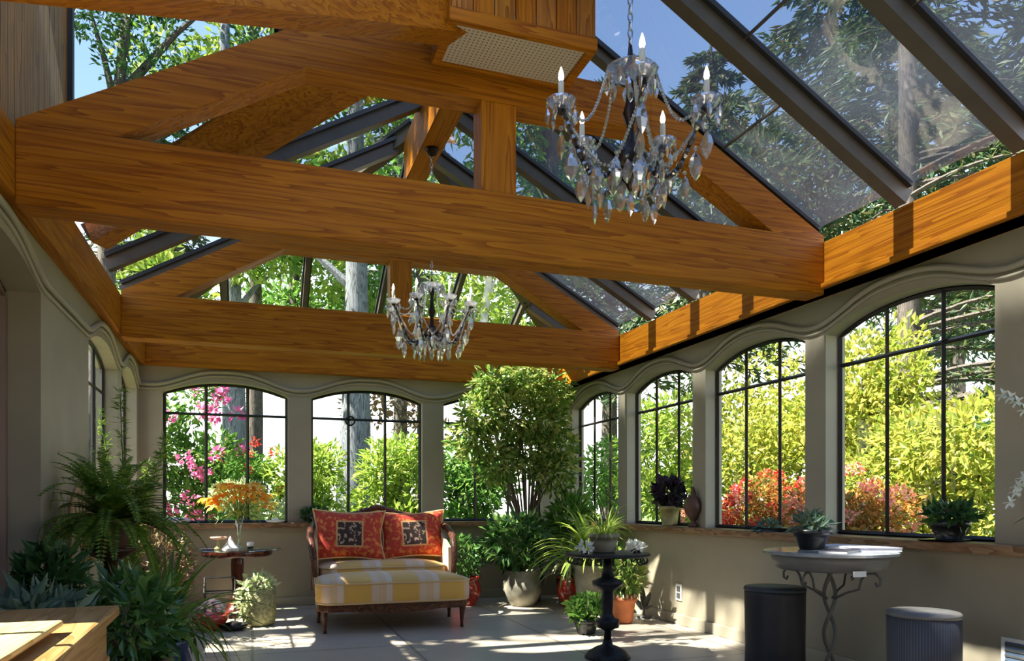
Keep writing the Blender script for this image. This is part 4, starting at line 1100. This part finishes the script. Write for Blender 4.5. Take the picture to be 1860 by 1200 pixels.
def tree(name, label, base, h, r, lean=(0, 0), bark='bark', crown=(), n=2500, L_=.16, W_=.07, mat='lf_mid', group=None, branches=None):
    t = thing(name, label, 'tree', (base[0], base[1], G0), 0, group)
    pts = [(lean[0]*u+.05*math.sin(u*5), lean[1]*u, h*u) for u in np.linspace(0, 1, 9)]
    MB().tube(pts, [r*(1.25-.2*min(1, i*3/8)-.75*u) for i, u in enumerate(np.linspace(0, 1, 9))], 12).build('trunk', bark, t, smooth=True)
    if crown:
        mb = MB(); bm_ = MB(); tot = sum(c[3]*c[4]*c[5] for c in crown)
        for c in crown:
            k = max(60, int(n*c[3]*c[4]*c[5]/tot))
            kk = 5
            for q_ in range(kk):
                o_ = RNG.normal(size=3)*.38*np.array(c[3:6]); shrub_leaves((c[0]+o_[0], c[1]+o_[1], c[2]+o_[2]), (c[3]*.5, c[4]*.5, c[5]*.45), k//kk, L_, W_, 0, .2, mb)
            zz = min(h*.95, c[2]*.8); u = zz/h
            bm_.tube([(lean[0]*u, lean[1]*u, zz), ((lean[0]*u+c[0])/2, (lean[1]*u+c[1])/2, (zz+c[2])/2+.1), (c[0], c[1], c[2])], [r*.35, r*.2, r*.08], 6)
        mb.build('foliage', mat, t); bm_.build('branches', bark, t)
    return t
# behind the end windows
bush('rhododendron', 'pink and magenta flowering rhododendron outside leftmost end window', (-.80, 10.9, 1.75), (.75, .7, 1.15), 2600, .14, .05, 'lf_mid', flowers=('lf_pink', 40, .08, -.7))
bush('garden_shrub', 'pale variegated low shrub outside leftmost end window, right part', (.05, 9.95, 1.05), (.75, .45, .42), 1500, .10, .035, 'lf_pale')
bush('garden_shrub', 'red and orange flowering shrub beyond leftmost end window', (-.15, 11.8, 1.55), (.8, .5, .55), 1400, .10, .04, 'lf_mid', flowers=('lf_red', 12, .06, -.4))
bush('garden_shrub', 'bright green shrub outside between leftmost and middle end windows', (.75, 11.9, 1.35), (.75, .7, 1.0), 4200, .12, .045, 'lf_lime')
bush('garden_shrub', 'bright green shrub right of the big trunk outside middle end window', (2.2, 11.4, 1.35), (.75, .6, .9), 4200, .13, .045, 'lf_lime')
bush('garden_shrub', 'mid green shrub outside rightmost end window', (3.3, 11.2, 1.3), (.8, .6, .9), 3800, .13, .045, 'lf_mid')
bush('garden_shrub', 'dark green shrub outside the rear right corner', (4.6, 11.0, 1.1), (.7, .7, .8), 1800, .13, .05, 'lf_mid')
tree('garden_tree', 'tall tree with blue grey trunk seen through the middle end window', (1.72, 14, 0), 11, .30, (.15, 0), 'blue_bark', [(-1.5, .5, 6.5, 1.6, 1.3, 1.0), (.9, .6, 7.6, 1.6, 1.3, 1.0), (0, 0, 9.5, 2.2, 1.8, 1.4)], 2600, .22, .10, 'lf_mid')
tree('garden_tree', 'slim dark trunk seen through leftmost end window top', (-.02, 16, 0), 12, .17, (.1, 0), 'bark', [(1.0, 0, 8, 1.8, 1.4, 1.2), (-1, .3, 10, 1.8, 1.4, 1.2)], 2200, .22, .10, 'lf_lime')
tree('garden_tree', 'leaning white birch trunk outside rightmost end window', (3.0, 12.2, 0), 6.5, .13, (1.1, 0), 'birch_bark', [(1.0, 0, 5.3, 1.3, 1.0, .8), (.3, 0, 6.2, 1.3, 1.0, .8)], 1500, .15, .07, 'lf_lime')
tree('garden_tree', 'thick dark trunk outside near the rear right corner', (4.58, 11.2, 0), 9, .26, (0, 0), 'bark', [(.6, .4, 6.2, 1.7, 1.3, 1.2), (-.8, .4, 7.5, 1.8, 1.4, 1.2)], 2400, .2, .09, 'lf_mid')
tree('garden_tree', 'grey trunk seen above the tie beam left of the post, through end skylight', (-.35, 15.2, 0), 11, .24, (-.1, 0), 'blue_bark', [(-1.2, -.2, 5.2, 1.2, 1.0, .9), (.9, .3, 6.0, 1.3, 1.0, 1.2)], 2600, .18, .09, 'lf_lime')
tree('garden_tree', 'dense bright green maple filling the end skylight view', (.9, 17.5, 0), 9, .2, (0, 0), 'bark', [(-.2, 0, 5.4, 1.6, 1.4, 1.4), (1.6, 0, 5.8, 1.7, 1.3, 1.5), (.4, 0, 7.6, 1.9, 1.4, 1.3)], 5200, .17, .09, 'lf_mid')
tree('garden_tree', 'yellow green loose tree at right of the end skylight view', (3.6, 16.6, 0), 8, .18, (0, 0), 'bark', [(-.4, 0, 5.2, 1.5, 1.2, 1.2), (1.3, 0, 5.6, 1.5, 1.2, 1.2)], 3000, .18, .08, 'lf_lime')
tree('garden_tree', 'sparse purple leaved tree beyond middle end window', (2.9, 15, 0), 5, .08, (0, 0), 'bark', [(-.3, 0, 3.4, .9, .7, .7), (.5, 0, 3.0, .8, .7, .6)], 700, .13, .07, 'lf_brown')
# outside the right wall, beyond the shadow of the house
PUSH = 1.27
_bush = bush
def bush(name, label, c, rad, n, L_, W_, mat, flowers=None, **k):
    f = PUSH
    if flowers: flowers = (flowers[0], flowers[1], flowers[2]*f, flowers[3])
    return _bush(name, label, (c[0]*f, c[1]*f, 1.15+(c[2]-1.15)*f), tuple(r*f for r in rad), n, L_*f, W_*f, mat, flowers=flowers, **k)
bush('japanese_maple', 'yellow green maple bush filling second right window from the front', (6.3, 8.1, 1.9), (1.0, 1.5, 1.25), 8000, .09, .05, 'lf_azalea')
bush('japanese_maple', 'tall yellow green bush at left side of nearest right window', (6.5, 6.55, 2.1), (.7, .75, 1.25), 5600, .09, .05, 'lf_azalea')
bush('garden_shrub', 'yellow green feathery bush low in the nearest right window', (6.1, 5.2, 1.35), (.8, 1.25, .85), 6500, .09, .045, 'lf_azalea')
bush('azalea', 'red and salmon azalea low outside nearest right window', (5.2, 5.35, 1.0), (.5, .85, .5), 4200, .055, .035, 'lf_autumn', flowers=('lf_salmon', 80, .042, -.6))
bush('azalea', 'red azalea low outside second right window', (5.4, 6.75, 1.0), (.5, .7, .5), 3600, .055, .035, 'lf_autumn', flowers=('lf_red', 70, .042, -.6))
bush('azalea', 'small pink azalea clump between second and third right windows', (5.3, 7.9, .85), (.4, .5, .35), 800, .06, .035, 'lf_dark', flowers=('lf_salmon', 16, .06, -.5))
bush('garden_shrub', 'leafy green shrub outside the third right window', (6.3, 10.2, 1.7), (1.0, 1.1, 1.15), 4000, .13, .055, 'lf_lime')
bush('garden_shrub', 'loose dark green shrub outside the fourth right window', (6.2, 12.4, 1.5), (.9, 1.0, 1.0), 2200, .13, .055, 'lf_mid')
bush('rhododendron', 'dark leaved shrub with few red blooms behind nearest right window', (7.2, 5.9, 1.7), (.6, .9, .5), 1300, .12, .05, 'lf_dark', flowers=('lf_red', 5, .06, -.2))
bush = _bush
pine = tree('pine_tree', 'pine with long horizontal branches crossing the nearest right window', (10.4, 9.7, 0), 14, .20, (0, 0), 'bark')
pb_ = MB(); B, D = [], []
for i in range(34):
    z = random.uniform(2.6, 7.5); a = random.uniform(-1.5, -.3); L_ = random.uniform(2.0, 4.4)
    pts = [(math.cos(a)*L_*u, math.sin(a)*L_*u, z+.12*L_*math.sin(u*2)-.25*L_*u*u) for u in np.linspace(0, 1, 8)]
    pb_.tube(pts, [.05*(1-.8*u) for u in np.linspace(0, 1, 8)], 5)
    for k in range(int(60)):
        u = random.uniform(.25, 1); p = Vector(pts[0]).lerp(Vector(pts[-1]), u); j = min(6, int(u*7)); p = Vector(pts[j]).lerp(Vector(pts[j+1]), u*7-j)
        if random.random() < .55*u+.1:
            for m_ in range(5):
                d = Vector((random.gauss(0, 1), random.gauss(0, 1), random.gauss(.1, .6))).normalized(); B.append(tuple(p)); D.append(tuple(d))
pb_.build('branches', 'bark', pine); D = np.array(D); MB().leaves(np.array(B), D, side_of(D), .20, .05).build('needles', 'lf_conifer', pine)
# tall conifers seen through the roof glass
def conifer_proto(h, R, nb=90, per=46):
    t = thing('conifer_tree', 'tall dark conifer', 'tree', (0, 0, G0), 0, 'tall conifers around the conservatory')
    MB().tube([(0, 0, 0), (.05, 0, h*.5), (0, 0, h)], [.30, .18, .03], 8).build('trunk', 'bark', t)
    br_ = MB(); mb = MB(); B, D = [], []
    for i in range(nb):
        f = i/nb; z = h*(.36+.62*f); a = i*2.399+random.uniform(-.3, .3); L_ = R*(1-f)**.75*random.uniform(.65, 1.1)+.25
        pts = [Vector((math.cos(a)*L_*u, math.sin(a)*L_*u, z+.10*L_*u-.42*L_*u*u)) for u in np.linspace(0, 1, 6)]
        br_.tube(pts, [.04*(1-.8*u) for u in np.linspace(0, 1, 6)], 4)
        for k in range(per):
            u = random.uniform(.12, 1); x = u*5; j = min(4, int(x)); p = pts[j].lerp(pts[j+1], x-j)
            off = Vector((random.gauss(0, .22), random.gauss(0, .22), random.gauss(-.08, .12)))*L_*.32
            B.append(tuple(p+off)); D.append(tuple(Vector((math.cos(a)+random.gauss(0, .6), math.sin(a)+random.gauss(0, .6), random.gauss(-.5, .35))).normalized()))
    br_.build('branches', 'bark', t); D = np.array(D); mb.leaves(np.array(B), D, side_of(D), .34, .085).build('foliage', 'lf_conifer', t)
    return t
cp1 = conifer_proto(17, 3.6, 100, 85); cp2 = conifer_proto(14, 3.0, 90, 75)
spots = [(13.5, 12.5, 1.0, 0), (10.5, 15.5, .9, 1), (17, 9.5, 1.05, 2), (15.5, 17, 1.15, 0), (8.2, 19.5, .95, 1), (13.0, 5.0, .9, 0), (20, 14, 1.2, 1), (4.5, 24, .95, 0), (-6.5, 19, .9, 1), (-2.5, 22, .75, 0), (19, 3.5, 1.1, 0), (11, 22, 1.1, 1), (-11, 15, 1.0, 0), (25, 21, 1.4, 1)]
where = ['right of the house beyond the maple bushes', 'diagonally behind the rear right corner', 'far right, behind the pine', 'far back right, tallest of the row', 'behind the end windows on the right', 'right of the nearest roof panes', 'farthest right behind other conifers', 'straight back in the distance', 'back left seen in top left glass', 'back centre, shorter one in top left glass', 'far right front side', 'distant back right between two others', 'far left rear of the garden', 'most distant back right']
for i, (x, y, s_, k) in enumerate(spots):
    src = cp2 if k == 1 else cp1
    if i == 0: o = cp1
    elif i == 1: o = cp2
    else: o = copy_tree(src)
    o.location = (x, y, G0); o.rotation_euler = (0, 0, i*1.7); o.scale = (s_, s_, s_)
    o['label'] = 'tall dark conifer '+where[i]
# leafy branches of a big tree reaching over the roof at upper left
tree('garden_tree', 'broad green tree reaching into the top left roof view', (-2.6, 13.0, 0), 9, .22, (.8, 0), 'bark', [(1.6, -.4, 7.6, 1.3, 1.0, .9), (3.0, -.2, 8.2, 1.3, 1.0, .7), (.2, 0, 9.0, 1.3, 1.0, .8), (2.2, 0, 9.6, 1.6, 1.2, .8)], 6500, .11, .05, 'lf_dark')
tree('garden_tree', 'broad dark crowned tree behind the right roof slope', (8.6, 13.0, 0), 9.5, .2, (0, 0), 'bark', [(0, 0, 6.4, 1.9, 1.6, 1.3), (1.8, -.6, 7.6, 1.8, 1.5, 1.2), (-.6, 0, 8.6, 1.4, 1.2, .9)], 4600, .19, .09, 'lf_conifer')
# left side greenery
bush('garden_shrub', 'pale green shrub outside the left windows', (-3.0, 8.6, 1.2), (.8, 1.2, .8), 2000, .12, .05, 'lf_lime')
bush('garden_shrub', 'taller green shrub farther along outside the left windows', (-3.6, 11.2, 1.6), (1.0, 1.2, 1.2), 2200, .13, .05, 'lf_mid')

# unseen tree added left of the house, crown shaped to dapple the sun indoors
stt = thing('added_shade_tree', 'tall unseen tree added left of the conservatory to block sun over the roof', 'tree', (-7.2, 7.0, G0))
MB().tube([(0, 0, 0), (.1, 0, 5), (.4, 0, 9), (1.0, 0, 13)], [.32, .25, .18, .06], 10).build('trunk', 'bark', stt)
k_ = math.sqrt(1+SUN_TAN**2); sdir = Vector((-1/k_, 0, SUN_TAN/k_))
GAPS = [(4.85, 6.15, .78, .95), (5.35, 2.9, .4, .5), (3.3, 7.7, .5, .4), (3.8, 8.0, .5, .15), (2.9, 5.35, .7, .6), (3.9, 5.5, .4, .4), (7.8, 5.2, .50, 4.4), (6.3, 8.3, .7, .4), (4.6, 8.05, .3, .2)]  # openings shaped in the added crown where sun patches should land
mb = MB(); bl = MB()
cnt = 0
for i in range(3600):
    s_ = random.uniform(1.75, 9.6); y = random.uniform(.6, 10.0)
    if y < 3.9 and s_ < 4.2: continue
    if any(abs(s_-gs) < rs+.26 and abs(y-gy) < ry+.26 for gs, gy, rs, ry in GAPS): continue
    t_ = random.uniform(7.5, 11.0)
    # a point on the ray through (XM, y, s-tan*XM)
    p = Vector((XM, y, s_-SUN_TAN*XM))+sdir*t_
    rr_ = .20
    q_ = (p.x+7.2, p.y-7.0, p.z-G0)
    shrub_leaves(q_, (rr_, rr_, rr_), 15, .22, .14, 0, .0, mb); cnt += 1
    if cnt % 70 == 0: bl.tube([(.5, 0, min(12, q_[2]*.75)), ((.5+q_[0])/2, q_[1]/2, q_[2]*.9), q_], [.035, .02, .006], 5)
mb.build('foliage', 'lf_dark', stt); bl.build('branches', 'bark', stt)

# keep every indoor leaf inside the room: fronds bend along the wall or the glass
bpy.context.view_layer.update()
for o in list(bpy.data.objects):
    r_ = o
    while r_.parent: r_ = r_.parent
    if o.type != 'MESH' or r_ is o or r_.get('category') not in ('plant', 'fern', 'orchid', 'tree', 'dish') or not (XL < r_.location.x < XR+.1 and 2 < r_.location.y < YB): continue
    me = o.data; n = len(me.vertices); co = np.empty(n*3); me.vertices.foreach_get('co', co); co = co.reshape(-1, 3)
    M = np.array(o.matrix_world); w = co@M[:3, :3].T+M[:3, 3]
    x1 = XR+.10 if r_.location.z > .5 else XR-.015; x1 = x1 if r_.location.z > .5 else XR-.015
    lim_hi = np.where(w[:, 2] < SILL+.01, XR-.14 if r_.location.z > .5 else XR-.03, XR-.015 if r_.location.z < .5 else XR+.10)
    w2 = w.copy(); w2[:, 0] = np.clip(w2[:, 0], XL+.03, lim_hi); w2[:, 1] = np.minimum(w2[:, 1], YB-.02 if r_.location.z < .5 else YB+.08)
    w2[:, 2] = np.maximum(w2[:, 2], .004)
    if np.abs(w2-w).max() > 1e-4:
        Mi = np.linalg.inv(M); c2 = w2@Mi[:3, :3].T+Mi[:3, 3]; me.vertices.foreach_set('co', c2.reshape(-1)); me.update()
